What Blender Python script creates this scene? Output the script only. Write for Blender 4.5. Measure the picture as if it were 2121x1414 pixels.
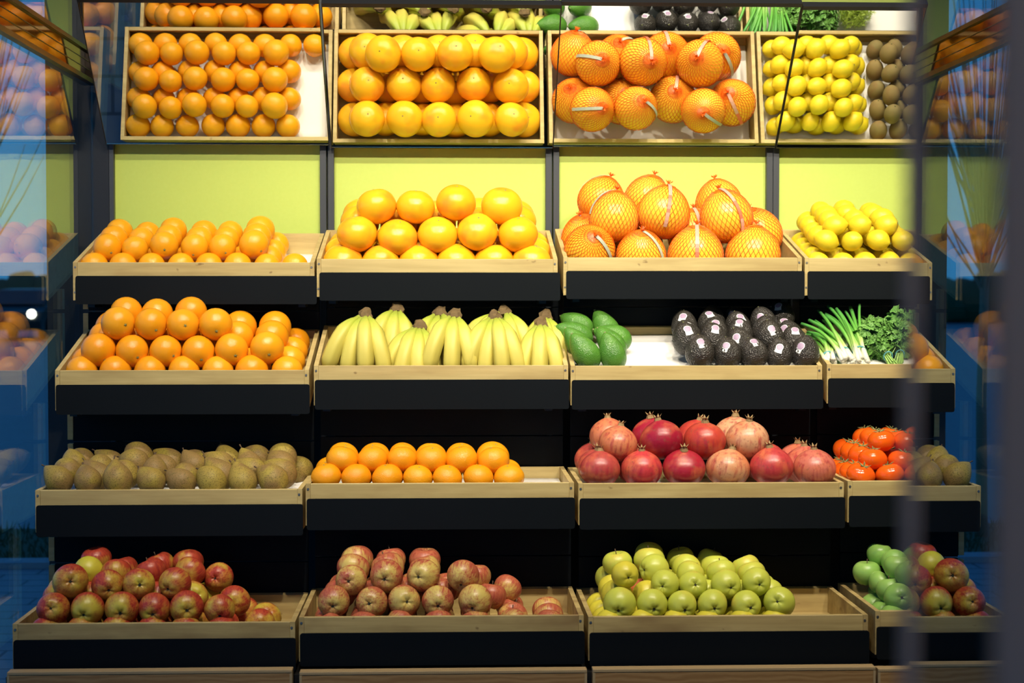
import bpy, math, random
from mathutils import Vector, Matrix, Euler
import numpy as np

# ------------------------------------------------------------------ scene, camera, light
for o in list(bpy.data.objects):
    bpy.data.objects.remove(o, do_unlink=True)
S = bpy.context.scene
COL = S.collection
PI = math.pi
EYE = 1.35
FPX, CX, CY = 3400.0, 1060.5, 707.0
YAW = math.radians(2.19)
PITCH = math.radians(1.80)
cam = bpy.data.objects.new('camera', bpy.data.cameras.new('camera'))
COL.objects.link(cam)
cam.location = (0, 0, EYE)
cam.rotation_euler = (PI / 2 - PITCH, 0, -YAW)
cam.data.sensor_width = 36
cam.data.lens = 36 * FPX / 2121
cam.data.clip_start = 0.02
cam.data.clip_end = 500
cam.data.dof.use_dof = True
cam.data.dof.focus_distance = 4.5
cam.data.dof.aperture_fstop = 5.0
S.camera = cam

vs = S.view_settings
vs.view_transform = 'Standard'
vs.look = 'None'
vs.exposure = 0.0
vs.gamma = 1.0
vs.use_curve_mapping = False

W = bpy.data.worlds.new('dusk_sky')
S.world = W
W.use_nodes = True
wn = W.node_tree
wn.nodes.clear()
wo = wn.nodes.new('ShaderNodeOutputWorld')
wb = wn.nodes.new('ShaderNodeBackground')
wt = wn.nodes.new('ShaderNodeTexCoord')
ws = wn.nodes.new('ShaderNodeSeparateXYZ')
wr = wn.nodes.new('ShaderNodeValToRGB')
wr.color_ramp.elements[0].position = 0.0
wr.color_ramp.elements[0].color = (0.06, 0.38, 0.85, 1)
wr.color_ramp.elements[1].position = 0.6
wr.color_ramp.elements[1].color = (0.02, 0.16, 0.55, 1)
wn.links.new(wt.outputs['Generated'], ws.inputs[0])
wn.links.new(ws.outputs['Z'], wr.inputs[0])
wn.links.new(wr.outputs[0], wb.inputs[0])
wb.inputs[1].default_value = 0.80
wn.links.new(wb.outputs[0], wo.inputs[0])

# track lamps hanging from the ceiling in front of the display: (x, energy in W)
TRACKS = [  # name, y, z of the lamp heads, aim (y, z), spot angle, [(x, energy in W)]
    ('front', 2.62, 3.05, (4.55, 1.30), 62, [(-0.95, 75), (-0.25, 120), (0.40, 135), (1.05, 130), (1.60, 110)]),
    ('rear', 3.66, 3.05, (4.85, 1.50), 76, [(-0.72, 46), (-0.05, 50), (0.50, 50), (1.00, 48), (1.50, 48)])]

# ------------------------------------------------------------------ helpers
RC = Euler(cam.rotation_euler).to_matrix()


def at(px, py, Y):
    d = RC @ Vector(((px - CX) / FPX, -(py - CY) / FPX, -1))
    k = Y / d.y
    return Vector((d.x * k, Y, EYE + d.z * k))


def link(o, parent=None):
    COL.objects.link(o)
    if parent is not None:
        o.parent = parent
    return o


def tag(o, label, cat, group=None):
    o['label'] = label
    o['category'] = cat
    if group:
        o['group'] = group
    return o


def struct(o):
    o['kind'] = 'structure'
    return o


def mesh(name, verts, faces, mat=None, smooth=False):
    me = bpy.data.meshes.new(name)
    me.from_pydata([tuple(v) for v in verts], [], faces)
    mats = mat if isinstance(mat, (list, tuple)) else [mat]
    for m in mats:
        if m:
            me.materials.append(m)
    if smooth:
        me.polygons.foreach_set('use_smooth', [True] * len(me.polygons))
    me.update()
    return me


def obj(name, me, parent=None):
    return link(bpy.data.objects.new(name, me), parent)


def empty(name, loc=(0, 0, 0)):
    o = bpy.data.objects.new(name, None)
    o.empty_display_size = 0.05
    o.location = loc
    return link(o)


class MB:
    """collects simple solids into one mesh"""

    def __init__(self):
        self.v, self.f = [], []

    def add(self, v, f):
        n = len(self.v)
        self.v += [Vector(p) for p in v]
        self.f += [tuple(i + n for i in q) for q in f]
        return self

    def box(self, x0, x1, y0, y1, z0, z1, b=0.0):
        if b <= 0:
            v = [(x, y, z) for z in (z0, z1) for y in (y0, y1) for x in (x0, x1)]
            f = [(0, 2, 3, 1), (4, 5, 7, 6), (0, 1, 5, 4), (2, 6, 7, 3), (0, 4, 6, 2), (1, 3, 7, 5)]
            return self.add(v, f)
        # chamfered box
        v, f, idx = [], [], {}
        X, Y, Z = (x0, x1), (y0, y1), (z0, z1)
        for i in (0, 1):
            for j in (0, 1):
                for k in (0, 1):
                    sx, sy, sz = (1, -1)[i], (1, -1)[j], (1, -1)[k]
                    for a in range(3):
                        p = [X[i] + sx * b, Y[j] + sy * b, Z[k] + sz * b]
                        p[a] = (X[i], Y[j], Z[k])[a]
                        idx[i, j, k, a] = len(v)
                        v.append(p)
        for a in range(3):
            o1, o2 = (a + 1) % 3, (a + 2) % 3
            for s in (0, 1):
                q = []
                for t1, t2 in ((0, 0), (1, 0), (1, 1), (0, 1)):
                    c = [0, 0, 0]
                    c[a], c[o1], c[o2] = s, t1, t2
                    q.append(idx[c[0], c[1], c[2], a])
                f.append(tuple(q) if s else tuple(q[::-1]))
            for t1 in (0, 1):
                for t2 in (0, 1):
                    c0, c1 = [0, 0, 0], [0, 0, 0]
                    c0[a], c1[a] = 0, 1
                    c0[o1] = c1[o1] = t1
                    c0[o2] = c1[o2] = t2
                    f.append((idx[(*c0, o1)], idx[(*c1, o1)], idx[(*c1, o2)], idx[(*c0, o2)]))
        for i in (0, 1):
            for j in (0, 1):
                for k in (0, 1):
                    f.append((idx[i, j, k, 0], idx[i, j, k, 1], idx[i, j, k, 2]))
        return self.add(v, f)

    def prism(self, pts, x0, x1):
        """polygon in (y, z), extruded along x"""
        n = len(pts)
        v = [(x0, p[0], p[1]) for p in pts] + [(x1, p[0], p[1]) for p in pts]
        f = [tuple(range(n)), tuple(range(2 * n - 1, n - 1, -1))]
        f += [(i, i + n, (i + 1) % n + n, (i + 1) % n) for i in range(n)]
        return self.add(v, f)

    def tube(self, path, radii, n=6, cap=True, ph=0.0):
        path = [Vector(p) for p in path]
        v, f = [], []
        up = Vector((0.13, 0.37, 0.92))
        for i, p in enumerate(path):
            t = (path[min(i + 1, len(path) - 1)] - path[max(i - 1, 0)]).normalized()
            a = t.cross(up)
            if a.length < 1e-4:
                a = t.cross(Vector((1, 0, 0)))
            a.normalize()
            b = t.cross(a)
            up = a.cross(t)
            r = radii[i] if hasattr(radii, '__len__') else radii
            for k in range(n):
                w = 2 * PI * k / n + ph
                v.append(p + (a * math.cos(w) + b * math.sin(w)) * r)
        for i in range(len(path) - 1):
            for k in range(n):
                f.append((i * n + k, i * n + (k + 1) % n, (i + 1) * n + (k + 1) % n, (i + 1) * n + k))
        if cap:
            f.append(tuple(range(n))[::-1])
            m = (len(path) - 1) * n
            f.append(tuple(range(m, m + n)))
        return self.add(v, f)

    def build(self, name, mat, parent=None, smooth=False):
        me = mesh(name, self.v, self.f, mat, smooth)
        import bmesh
        bm = bmesh.new()
        bm.from_mesh(me)
        bmesh.ops.recalc_face_normals(bm, faces=bm.faces)
        bm.to_mesh(me)
        bm.free()
        return obj(name, me, parent)


# ------------------------------------------------------------------ materials
class NB:
    def __init__(self, name, rough=0.5, spec=0.5, metal=0.0, col=(0.5, 0.5, 0.5)):
        self.m = bpy.data.materials.new(name)
        self.m.use_nodes = True
        self.t = self.m.node_tree
        self.b = self.t.nodes['Principled BSDF']
        self.b.inputs['Roughness'].default_value = rough
        self.b.inputs['Specular IOR Level'].default_value = spec
        self.b.inputs['Metallic'].default_value = metal
        self.b.inputs['Base Color'].default_value = (*col, 1)
        self._c = None

    def n(self, t, **k):
        x = self.t.nodes.new('ShaderNode' + t)
        for a, b in k.items():
            setattr(x, a, b)
        return x

    def l(self, a, b):
        self.t.links.new(a, b)

    def co(self):
        if not self._c:
            self._c = self.n('TexCoord').outputs['Object']
        return self._c

    def rand(self):
        return self.n('ObjectInfo').outputs['Random']

    def math(self, op, a, b=None, clamp=False):
        x = self.n('Math', operation=op, use_clamp=clamp)
        for i, q in enumerate((a, b)):
            if q is None:
                continue
            if isinstance(q, (int, float)):
                x.inputs[i].default_value = q
            else:
                self.l(q, x.inputs[i])
        return x.outputs[0]

    def map(self, scale=(1, 1, 1), vec=None, rot=(0, 0, 0)):
        x = self.n('Mapping')
        x.inputs['Scale'].default_value = scale
        x.inputs['Rotation'].default_value = rot
        self.l(vec or self.co(), x.inputs[0])
        return x.outputs[0]

    def noise(self, scale, detail=2, vec=None, rnd=True, rough=0.5):
        x = self.n('TexNoise', noise_dimensions='4D')
        x.inputs['Scale'].default_value = scale
        x.inputs['Detail'].default_value = detail
        x.inputs['Roughness'].default_value = rough
        self.l(vec or self.co(), x.inputs['Vector'])
        if rnd:
            self.l(self.math('MULTIPLY', self.rand(), 61.0), x.inputs['W'])
        return x.outputs['Fac']

    def voro(self, scale, vec=None):
        x = self.n('TexVoronoi')
        x.inputs['Scale'].default_value = scale
        self.l(vec or self.co(), x.inputs['Vector'])
        return x.outputs['Distance']

    def ramp(self, fac, stops):
        x = self.n('ValToRGB')
        e = x.color_ramp.elements
        while len(e) < len(stops):
            e.new(0.5)
        for i, (p, c) in enumerate(stops):
            e[i].position = p
            e[i].color = (*c, 1) if not isinstance(c, (int, float)) else (c, c, c, 1)
        self.l(fac, x.inputs[0])
        return x.outputs[0]

    def mix(self, fac, a, b, mode='MIX'):
        x = self.n('Mix', data_type='RGBA', blend_type=mode)
        for i, q in ((0, fac), (6, a), (7, b)):
            if isinstance(q, (int, float)):
                x.inputs[i].default_value = q
            elif isinstance(q, tuple):
                x.inputs[i].default_value = (*q, 1)
            else:
                self.l(q, x.inputs[i])
        return x.outputs[2]

    def col(self, c):
        self.l(c, self.b.inputs['Base Color'])
        return self

    def rgh(self, c):
        self.l(c, self.b.inputs['Roughness'])
        return self

    def bump(self, fac, strength=0.2, dist=0.002):
        x = self.n('Bump')
        x.inputs['Strength'].default_value = strength
        x.inputs['Distance'].default_value = dist
        self.l(fac, x.inputs['Height'])
        self.l(x.outputs[0], self.b.inputs['Normal'])
        return self

    def xyz(self, vec=None):
        x = self.n('SeparateXYZ')
        self.l(vec or self.co(), x.inputs[0])
        return x.outputs


def plain(name, col, rough=0.5, metal=0.0, spec=0.5):
    return NB(name, rough, spec, metal, col).m


MAT = {}

# plywood, oak
def plywood(name, lo, hi, stain, amt):
    k = NB(name, 0.55, 0.3)
    g = k.noise(1.0, 6, k.map((3.5, 70, 70)), rough=0.6)
    fig = k.noise(1.0, 3, k.map((5, 16, 16)))
    sp = k.noise(1.0, 2, k.map((26, 40, 40)))
    c = k.mix(k.ramp(g, [(0.35, 0.0), (0.7, 1.0)]), hi, lo)
    c = k.mix(k.ramp(fig, [(0.45, 0.0), (0.7, amt)]), c, stain)
    c = k.mix(k.ramp(sp, [(0.70, 0.0), (0.76, 0.7)]), c, (0.16, 0.09, 0.035))
    return k.col(c).bump(g, 0.2, 0.0008).m


MAT['ply'] = plywood('plywood', (0.43, 0.325, 0.128), (0.57, 0.45, 0.195), (0.35, 0.24, 0.09), 0.6)
MAT['oldply'] = plywood('old_plywood', (0.41, 0.30, 0.115), (0.55, 0.42, 0.175), (0.26, 0.165, 0.065), 0.85)
k = NB('oak', 0.5, 0.4)
wv = k.n('TexWave', wave_type='BANDS', bands_direction='Z')
wv.inputs['Scale'].default_value = 26
wv.inputs['Distortion'].default_value = 7
wv.inputs['Detail'].default_value = 3
wv.inputs['Detail Scale'].default_value = 1.2
k.l(k.map((0.25, 1, 1)), wv.inputs['Vector'])
fine = k.noise(1.0, 4, k.map((14, 260, 260)))
c = k.mix(wv.outputs['Fac'], (0.55, 0.33, 0.13), (0.40, 0.215, 0.075))
c = k.mix(k.math('MULTIPLY', fine, 0.5), c, (0.30, 0.15, 0.05))
k.col(c).bump(fine, 0.15, 0.0008)
MAT['oak'] = k.m
k = NB('plywood_edge', 0.6, 0.3)
st = k.xyz()
c = k.mix(k.math('FRACT', k.math('MULTIPLY', st[0], 420.0)), (0.62, 0.46, 0.24), (0.42, 0.27, 0.12))
MAT['edge'] = k.col(c).m
# black painted boards, slightly scuffed
k = NB('black_board', 0.55, 0.14)
sc = k.noise(4.0, 6, k.map((4, 30, 30)))
dst = k.noise(2.2, 3)
c = k.mix(k.math('MULTIPLY', k.math('SUBTRACT', dst, 0.45, True), 0.6), (0.0032, 0.0052, 0.0075), (0.009, 0.0125, 0.017))
k.col(c).bump(sc, 0.1, 0.0006)
MAT['black'] = k.m
MAT['metal'] = NB('black_metal', 0.35, 0.5, 0.0, (0.014, 0.015, 0.018)).m
MAT['post'] = NB('grey_painted_steel', 0.4, 0.5, 0.0, (0.045, 0.052, 0.062)).m
MAT['screw'] = plain('screw_steel', (0.35, 0.34, 0.30), 0.45, 1.0)
MAT['dark'] = plain('recess_black', (0.006, 0.006, 0.006), 0.6)
k = NB('lime_green_panel', 0.55, 0.3)
n1 = k.noise(90, 2, rnd=False)
k.col(k.mix(n1, (0.50, 0.63, 0.125), (0.54, 0.67, 0.145))).bump(n1, 0.05, 0.0005)
MAT['green'] = k.m
k = NB('mirror_glass', 0.0, 0.5, 1.0, (0.90, 0.91, 0.88))
MAT['mirror'] = k.m
MAT['chrome'] = plain('mirror_edge', (0.75, 0.8, 0.7), 0.15, 1.0)
MAT['paper'] = NB('white_paper', 0.7, 0.2, 0, (0.84, 0.83, 0.80)).m
k = NB('amber_lacquer', 0.06, 0.5, 0.75, (0.20, 0.085, 0.02))
MAT['amber'] = k.m
MAT['concrete'] = NB('plain_dark_render', 0.8, 0.2, 0, (0.06, 0.06, 0.065)).m


def glassmat(name, tint=(0.93, 0.97, 0.96), base=0.04, top=1.0):
    m = bpy.data.materials.new(name)
    m.use_nodes = True
    t = m.node_tree
    t.nodes.clear()
    out = t.nodes.new('ShaderNodeOutputMaterial')
    mx = t.nodes.new('ShaderNodeMixShader')
    tr = t.nodes.new('ShaderNodeBsdfTransparent')
    gl = t.nodes.new('ShaderNodeBsdfGlossy')
    lw = t.nodes.new('ShaderNodeLayerWeight')
    lw.inputs[0].default_value = 0.5
    p = t.nodes.new('ShaderNodeMath')
    p.operation = 'POWER'
    p.inputs[1].default_value = 5.0
    a = t.nodes.new('ShaderNodeMath')
    a.operation = 'MULTIPLY_ADD'
    a.inputs[1].default_value = top - base
    a.inputs[2].default_value = base
    tr.inputs[0].default_value = (*tint, 1)
    gl.inputs[0].default_value = (1, 1, 1, 1)
    gl.inputs['Roughness'].default_value = 0.0
    t.links.new(lw.outputs['Facing'], p.inputs[0])
    t.links.new(p.outputs[0], a.inputs[0])
    t.links.new(a.outputs[0], mx.inputs[0])
    t.links.new(tr.outputs[0], mx.inputs[1])
    t.links.new(gl.outputs[0], mx.inputs[2])
    t.links.new(mx.outputs[0], out.inputs[0])
    return m


MAT['glass'] = glassmat('side_window_glass')
MAT['darkglass'] = NB('dark_door_glass', 0.0, 0.5, 1.0, (0.62, 0.68, 0.72)).m
MAT['doorframe'] = NB('brown_grey_door_frame', 0.6, 0.2, 0, (0.24, 0.18, 0.14)).m

# ---- fruit skins (object coordinates run from -1 to 1 on every fruit)
def citrus(name, a, b, blush=None, blush_amt=0.0, pores=34, rough=0.22, bumpy=0.45):
    k = NB(name, rough, 0.45)
    c = k.mix(k.rand(), a, b)
    c = k.mix(k.math('MULTIPLY', k.noise(1.6, 2), 0.5), c, b)
    if blush:
        f = k.ramp(k.noise(0.9, 2), [(0.5, 0.0), (0.68, blush_amt)])
        c = k.mix(f, c, blush)
    k.col(c).bump(k.noise(pores, 2, rnd=False), bumpy, 0.0012)
    k.b.inputs['Subsurface Weight'].default_value = 0.0
    return k.m


MAT['orange1'] = citrus('orange_peel', (0.93, 0.36, 0.006), (0.90, 0.42, 0.012))
MAT['orange2'] = citrus('deep_orange_peel', (0.90, 0.31, 0.006), (0.88, 0.38, 0.012), bumpy=0.35)
MAT['grapefruit'] = citrus('grapefruit_peel', (0.93, 0.52, 0.018), (0.92, 0.45, 0.012), (0.90, 0.27, 0.02), 0.75, 40, 0.22, 0.22)
MAT['mandarin'] = citrus('mandarin_peel', (0.88, 0.31, 0.005), (0.86, 0.37, 0.008), pores=20, rough=0.26, bumpy=0.95)
MAT['pomelo'] = citrus('pomelo_peel', (0.93, 0.50, 0.03), (0.92, 0.56, 0.05), pores=26, rough=0.18)
MAT['lemon'] = citrus('lemon_peel', (0.82, 0.60, 0.02), (0.78, 0.62, 0.025), (0.55, 0.56, 0.03), 0.25, 24, 0.28, 0.6)
MAT['kiwi'] = citrus('kiwi_skin', (0.27, 0.185, 0.06), (0.20, 0.16, 0.055), (0.22, 0.12, 0.04), 0.6, 60, 0.8, 0.4)
MAT['button'] = plain('green_brown_stem_scar', (0.20, 0.22, 0.08), 0.7)
MAT['brownstem'] = plain('brown_stem', (0.10, 0.06, 0.03), 0.8)
MAT['calyx'] = plain('dry_calyx', (0.035, 0.032, 0.02), 0.9)


def avocado(name, a, b, scale, strength, rough):
    k = NB(name, rough, 0.5)
    v = k.voro(scale)
    c = k.mix(k.noise(2.2, 3), a, b)
    k.col(c).bump(k.math('ADD', v, k.noise(scale * 0.6, 3, rnd=False)), strength, 0.0022)
    return k.m


MAT['avogreen'] = avocado('smooth_green_avocado', (0.035, 0.14, 0.018), (0.12, 0.31, 0.04), 22, 0.5, 0.22)
MAT['avodark'] = avocado('pebbled_black_avocado', (0.018, 0.017, 0.016), (0.045, 0.04, 0.032), 13, 1.0, 0.30)

# pear: yellow green with russet and dark specks
k = NB('russet_pear', 0.55, 0.3)
c = k.mix(k.noise(1.1, 2), (0.40, 0.33, 0.05), (0.32, 0.195, 0.055))
c = k.mix(k.ramp(k.noise(0.8, 2), [(0.44, 0.0), (0.56, 0.9)]), c, (0.27, 0.165, 0.06))
c = k.mix(k.ramp(k.noise(17, 4), [(0.50, 0.0), (0.64, 0.8)]), c, (0.13, 0.10, 0.02))
MAT['pear'] = k.col(c).bump(k.noise(16, 2), 0.3, 0.001).m
# pomegranate
k = NB('pomegranate_skin', 0.32, 0.5)
base = k.n('ObjectInfo').outputs['Color']
c = k.mix(k.ramp(k.noise(1.1, 3), [(0.48, 0.0), (0.66, 0.65)]), base, (0.60, 0.17, 0.06))
c = k.mix(k.ramp(k.noise(1.0, 4, k.map((6, 6, 1.0))), [(0.48, 0.0), (0.68, 0.75)]), c, (0.34, 0.018, 0.035))
c = k.mix(k.ramp(k.noise(7, 5), [(0.56, 0.0), (0.70, 0.55)]), c, (0.20, 0.07, 0.04))
MAT['pome'] = k.col(c).bump(k.noise(8, 3), 0.25, 0.0015).m
MAT['pomecrown'] = plain('dry_pomegranate_crown', (0.30, 0.20, 0.085), 0.8)
# tomato
k = NB('tomato_skin', 0.16, 0.5)
c = k.mix(k.noise(1.2, 2), (0.76, 0.075, 0.006), (0.82, 0.15, 0.008))
MAT['tomato'] = k.col(c).m
MAT['tomcalyx'] = plain('tomato_calyx_green', (0.22, 0.26, 0.09), 0.7)


def apple(name, ground, red, dark, amount, streak):
    k = NB(name, 0.33, 0.45)
    z = k.xyz()[2]
    s = k.noise(1.0, 4, k.map((9, 9, 0.9)), rough=0.7)
    patch = k.noise(0.75, 2)
    f = k.math('ADD', k.math('MULTIPLY', s, streak), patch)
    # the ground colour shows round the calyx end (-z)
    f = k.math('ADD', f, k.math('MULTIPLY', z, 0.16))
    f = k.ramp(f, [(amount, 0.0), (amount + 0.24, 1.0)])
    r = k.mix(k.ramp(s, [(0.45, 0.0), (0.7, 1.0)]), red, dark)
    c = k.mix(f, ground, r)
    c = k.mix(k.ramp(k.noise(26, 2), [(0.68, 0.0), (0.76, 0.5)]), c, (0.55, 0.45, 0.2))
    return k.col(c).bump(k.noise(6, 2), 0.2, 0.001).m


MAT['applered'] = apple('red_yellow_apple', (0.62, 0.50, 0.06), (0.50, 0.07, 0.03), (0.26, 0.012, 0.022), 0.43, 0.32)
MAT['applestripe'] = apple('striped_apple', (0.66, 0.50, 0.13), (0.50, 0.14, 0.065), (0.34, 0.035, 0.035), 0.66, 0.7)
MAT['appleyellow'] = apple('yellow_green_apple', (0.55, 0.59, 0.075), (0.64, 0.55, 0.08), (0.55, 0.42, 0.06), 0.58, 0.15)
MAT['applegold'] = apple('golden_apple', (0.66, 0.58, 0.05), (0.60, 0.52, 0.05), (0.55, 0.42, 0.06), 0.58, 0.15)
MAT['appleblush'] = apple('blush_apple', (0.62, 0.25, 0.07), (0.65, 0.14, 0.06), (0.60, 0.16, 0.06), 0.3, 0.2)
MAT['appleleaf'] = apple('bright_green_apple', (0.24, 0.45, 0.09), (0.32, 0.52, 0.12), (0.28, 0.45, 0.1), 0.55, 0.15)
# banana
k = NB('banana_peel', 0.45, 0.35)
uv = k.xyz(k.n('TexCoord').outputs['UV'])
c = k.mix(k.noise(14, 2), (0.60, 0.50, 0.10), (0.56, 0.51, 0.12))
gr = k.ramp(uv[1], [(0.0, (0.16, 0.24, 0.02)), (0.20, (0.30, 0.42, 0.03)), (0.46, (0.60, 0.53, 0.10)), (0.93, (0.60, 0.51, 0.11)), (0.98, (0.2, 0.14, 0.04))])
c = k.mix(0.75, c, gr)
c = k.mix(k.ramp(k.noise(60, 3), [(0.70, 0.0), (0.76, 0.6)]), c, (0.16, 0.09, 0.03))
MAT['banana'] = k.col(c).m
k = NB('banana_crown', 0.8, 0.2)
MAT['crown'] = k.col(k.mix(k.noise(70, 4), (0.05, 0.03, 0.02), (0.22, 0.15, 0.06))).m
# net, ribbon, stickers
MAT['net'] = NB('orange_net', 0.4, 0.5, 0, (0.82, 0.16, 0.010)).m
MAT['ribw'] = plain('pale_ribbon', (0.42, 0.46, 0.36), 0.35)
MAT['ribp'] = plain('pink_ribbon', (0.62, 0.34, 0.25), 0.35)
MAT['ribr'] = plain('pink_red_ribbon', (0.75, 0.16, 0.08), 0.4)
MAT['stickw'] = plain('white_sticker', (0.72, 0.76, 0.76), 0.4)
MAT['stickp'] = plain('mauve_sticker_disc', (0.36, 0.26, 0.38), 0.4)
# greens
k = NB('spring_onion', 0.4, 0.4)
uv = k.xyz(k.n('TexCoord').outputs['UV'])
MAT['onion'] = k.col(k.ramp(uv[1], [(0.0, (0.78, 0.78, 0.66)), (0.14, (0.74, 0.78, 0.56)), (0.26, (0.40, 0.62, 0.16)), (0.5, (0.14, 0.42, 0.06)), (1.0, (0.07, 0.30, 0.06))])).m
k = NB('parsley_leaf', 0.45, 0.4)
MAT['parsley'] = k.col(k.mix(k.noise(30, 2), (0.08, 0.25, 0.04), (0.22, 0.44, 0.10))).m
MAT['dill'] = plain('dill_frond', (0.38, 0.52, 0.06), 0.5)
MAT['herbstem'] = plain('herb_stem', (0.30, 0.50, 0.12), 0.5)
MAT['band'] = plain('blue_rubber_band', (0.10, 0.35, 0.38), 0.5)
# outdoors
k = NB('pavement_slabs', 0.5, 0.4)
br = k.n('TexBrick')
br.inputs['Scale'].default_value = 1.6
br.inputs['Color1'].default_value = (0.30, 0.31, 0.32, 1)
br.inputs['Color2'].default_value = (0.26, 0.27, 0.29, 1)
br.inputs['Mortar'].default_value = (0.10, 0.10, 0.11, 1)
br.inputs['Mortar Size'].default_value = 0.012
k.l(k.co(), br.inputs['Vector'])
MAT['pave'] = k.col(br.outputs['Color']).m
k = NB('wet_asphalt', 0.45, 0.5)
MAT['road'] = k.col(k.mix(k.noise(3, 4), (0.16, 0.17, 0.18), (0.24, 0.25, 0.27))).m
MAT['kerb'] = plain('kerb_stone', (0.4, 0.4, 0.4), 0.7)
MAT['grass'] = plain('verge_grass', (0.05, 0.09, 0.03), 0.8)
MAT['floor'] = plain('floor_tiles_grey', (0.12, 0.12, 0.12), 0.35)

# ------------------------------------------------------------------ the setting
XL = -1.10           # side window plane
YW = 5.165           # face of the green back panels
ROWY = [4.70, 4.465, 4.227, 3.977]
TAU = [math.radians(14.2), math.radians(15.0), 0.0, 0.0]
DEPTH = 0.39
ROWNAME = ['top', 'second', 'third', 'bottom']

struct(MB().box(XL - 0.006, 2.1, -0.9, 5.3, -0.06, 0.0).build('floor', MAT['floor']))
wall = struct(MB().box(-1.254, 2.1, YW + 0.012, YW + 0.14, 0, 3.2).build('wall_back', MAT['concrete']))
struct(MB().box(2.0, 2.1, 0.9, YW + 0.012, 0, 3.2).build('wall_right', MAT['concrete']))
struct(MB().box(-1.3, 2.1, 0.9, YW + 0.14, 3.2, 3.3).build('ceiling', MAT['concrete']))
struct(MB().box(-1.3, -0.62, 0.78, 0.90, 0, 3.2).box(0.62, 2.1, 0.78, 0.90, 0, 3.2).box(-0.62, 0.62, 0.78, 0.90, 2.35, 3.2).build('wall_front_added', MAT['concrete']))  # unseen front wall, added to keep blue sky light off the display
GP = [(-1.052, -0.402), (-0.358, 0.302), (0.345, 0.998), (1.038, 1.72)]
for x0, x1 in GP:
    MB().box(x0 - 0.02, x1 + 0.02, YW, YW + 0.0115, 1.40, 3.19).build('green_panel', MAT['green'], wall)

for c, (gx0, gx1) in enumerate(GP):
    if c > 0:
        MB().box(gx0 - 0.019, gx0, 5.142, YW - 0.0005, 0.0, 3.18, 0.001).build('post', MAT['post'], wall)
    else:
        MB().box(-1.0525, -1.038, 5.142, YW - 0.0005, 0.0, 3.18, 0.001).build('post', MAT['post'], wall)
    MB().box(gx1, gx1 + 0.020, 5.142, YW - 0.0005, 0.0, 3.18, 0.001).build('post', MAT['post'], wall)

win = struct(empty('window_1', (0, 0, 0)))
MB().box(XL - 0.006, XL, 1.6, 5.14, 0.0, 3.19).build('pane', MAT['glass'], win)
MB().box(XL - 0.005, -1.053, 5.142, YW - 0.001, 0.0, 3.19).build('corner_post', MAT['metal'], win)
ra = at(181, 106, 4.99).z
rb = at(181, 158, 4.99).z
rail = MB().box(XL + 0.0005, XL + 0.012, 1.6, 5.10, rb, ra).build('transom', MAT['amber'], win)
MB().box(XL + 0.0005, XL + 0.020, 1.6, 5.10, ra, ra + 0.012).build('transom_edge', MAT['metal'], rail)
MB().box(XL + 0.0005, XL + 0.020, 1.6, 5.10, rb - 0.014, rb).build('transom_edge', MAT['metal'], rail)
for q in (0.33, 0.66):
    MB().box(XL + 0.012, XL + 0.0135, 1.6, 5.10, rb + (ra - rb) * q - 0.001, rb + (ra - rb) * q + 0.001).build('transom_line', MAT['metal'], rail)

# outdoors, seen through the side window
struct(MB().box(-60, XL - 0.007, -30, 8.3, -0.2, -0.05).build('pavement', MAT['pave']))
struct(MB().box(-60, -1.3, 8.3, 8.45, -0.2, -0.02).build('kerb', MAT['kerb']))
gv = MB()
rng = random.Random(5)
gv.box(-30, -1.5, 8.45, 9.7, -0.2, -0.05)
for i in range(2600):
    x, y = rng.uniform(-7, -1.6), rng.uniform(8.47, 9.68)
    h = rng.uniform(0.03, 0.07)
    dx, dy = rng.uniform(-.03, .03), rng.uniform(-.03, .03)
    gv.add([(x - .006, y, -0.05), (x + .006, y, -0.05), (x + dx, y + dy, h - 0.05)], [(0, 1, 2)])
o = gv.build('grass_verge', MAT['grass'])
o['kind'] = 'stuff'
tag(o, 'dark grass strip along the kerb outside the side window', 'grass')
struct(MB().box(-120, 60, 9.7, 160, -0.3, -0.06).build('road', MAT['road']))

# slender bare tree on the verge
rg = random.Random(8)
root = empty('bare_tree', (-2.70, 9.2, -0.06))
tag(root, 'slender bare tree with upright twigs outside the side window', 'tree')
MAT['bark'] = plain('pale_bark', (0.30, 0.22, 0.14), 0.8)
MB().tube([(0, 0, 0), (.01, 0, .8), (-.01, .01, 1.6), (0, 0, 2.0)], [.035, .03, .024, .012], 8).build('trunk', MAT['bark'], root, True)
for i in range(16):
    m = MB()
    for j in range(7):
        a, h = rg.uniform(0, 2 * PI), rg.uniform(1.35, 1.9)
        sp, ln = rg.uniform(.12, .5), rg.uniform(.7, 1.5)
        d = Vector((math.cos(a) * sp, math.sin(a) * sp, 0))
        m.tube([(0, 0, h), d * .35 + Vector((0, 0, h + ln * .3)), d * .75 + Vector((0, 0, h + ln * .7)), d + Vector((0, 0, h + ln))], [.008, .006, .004, .002], 4)
    m.build('twig', MAT['bark'], root)
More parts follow.
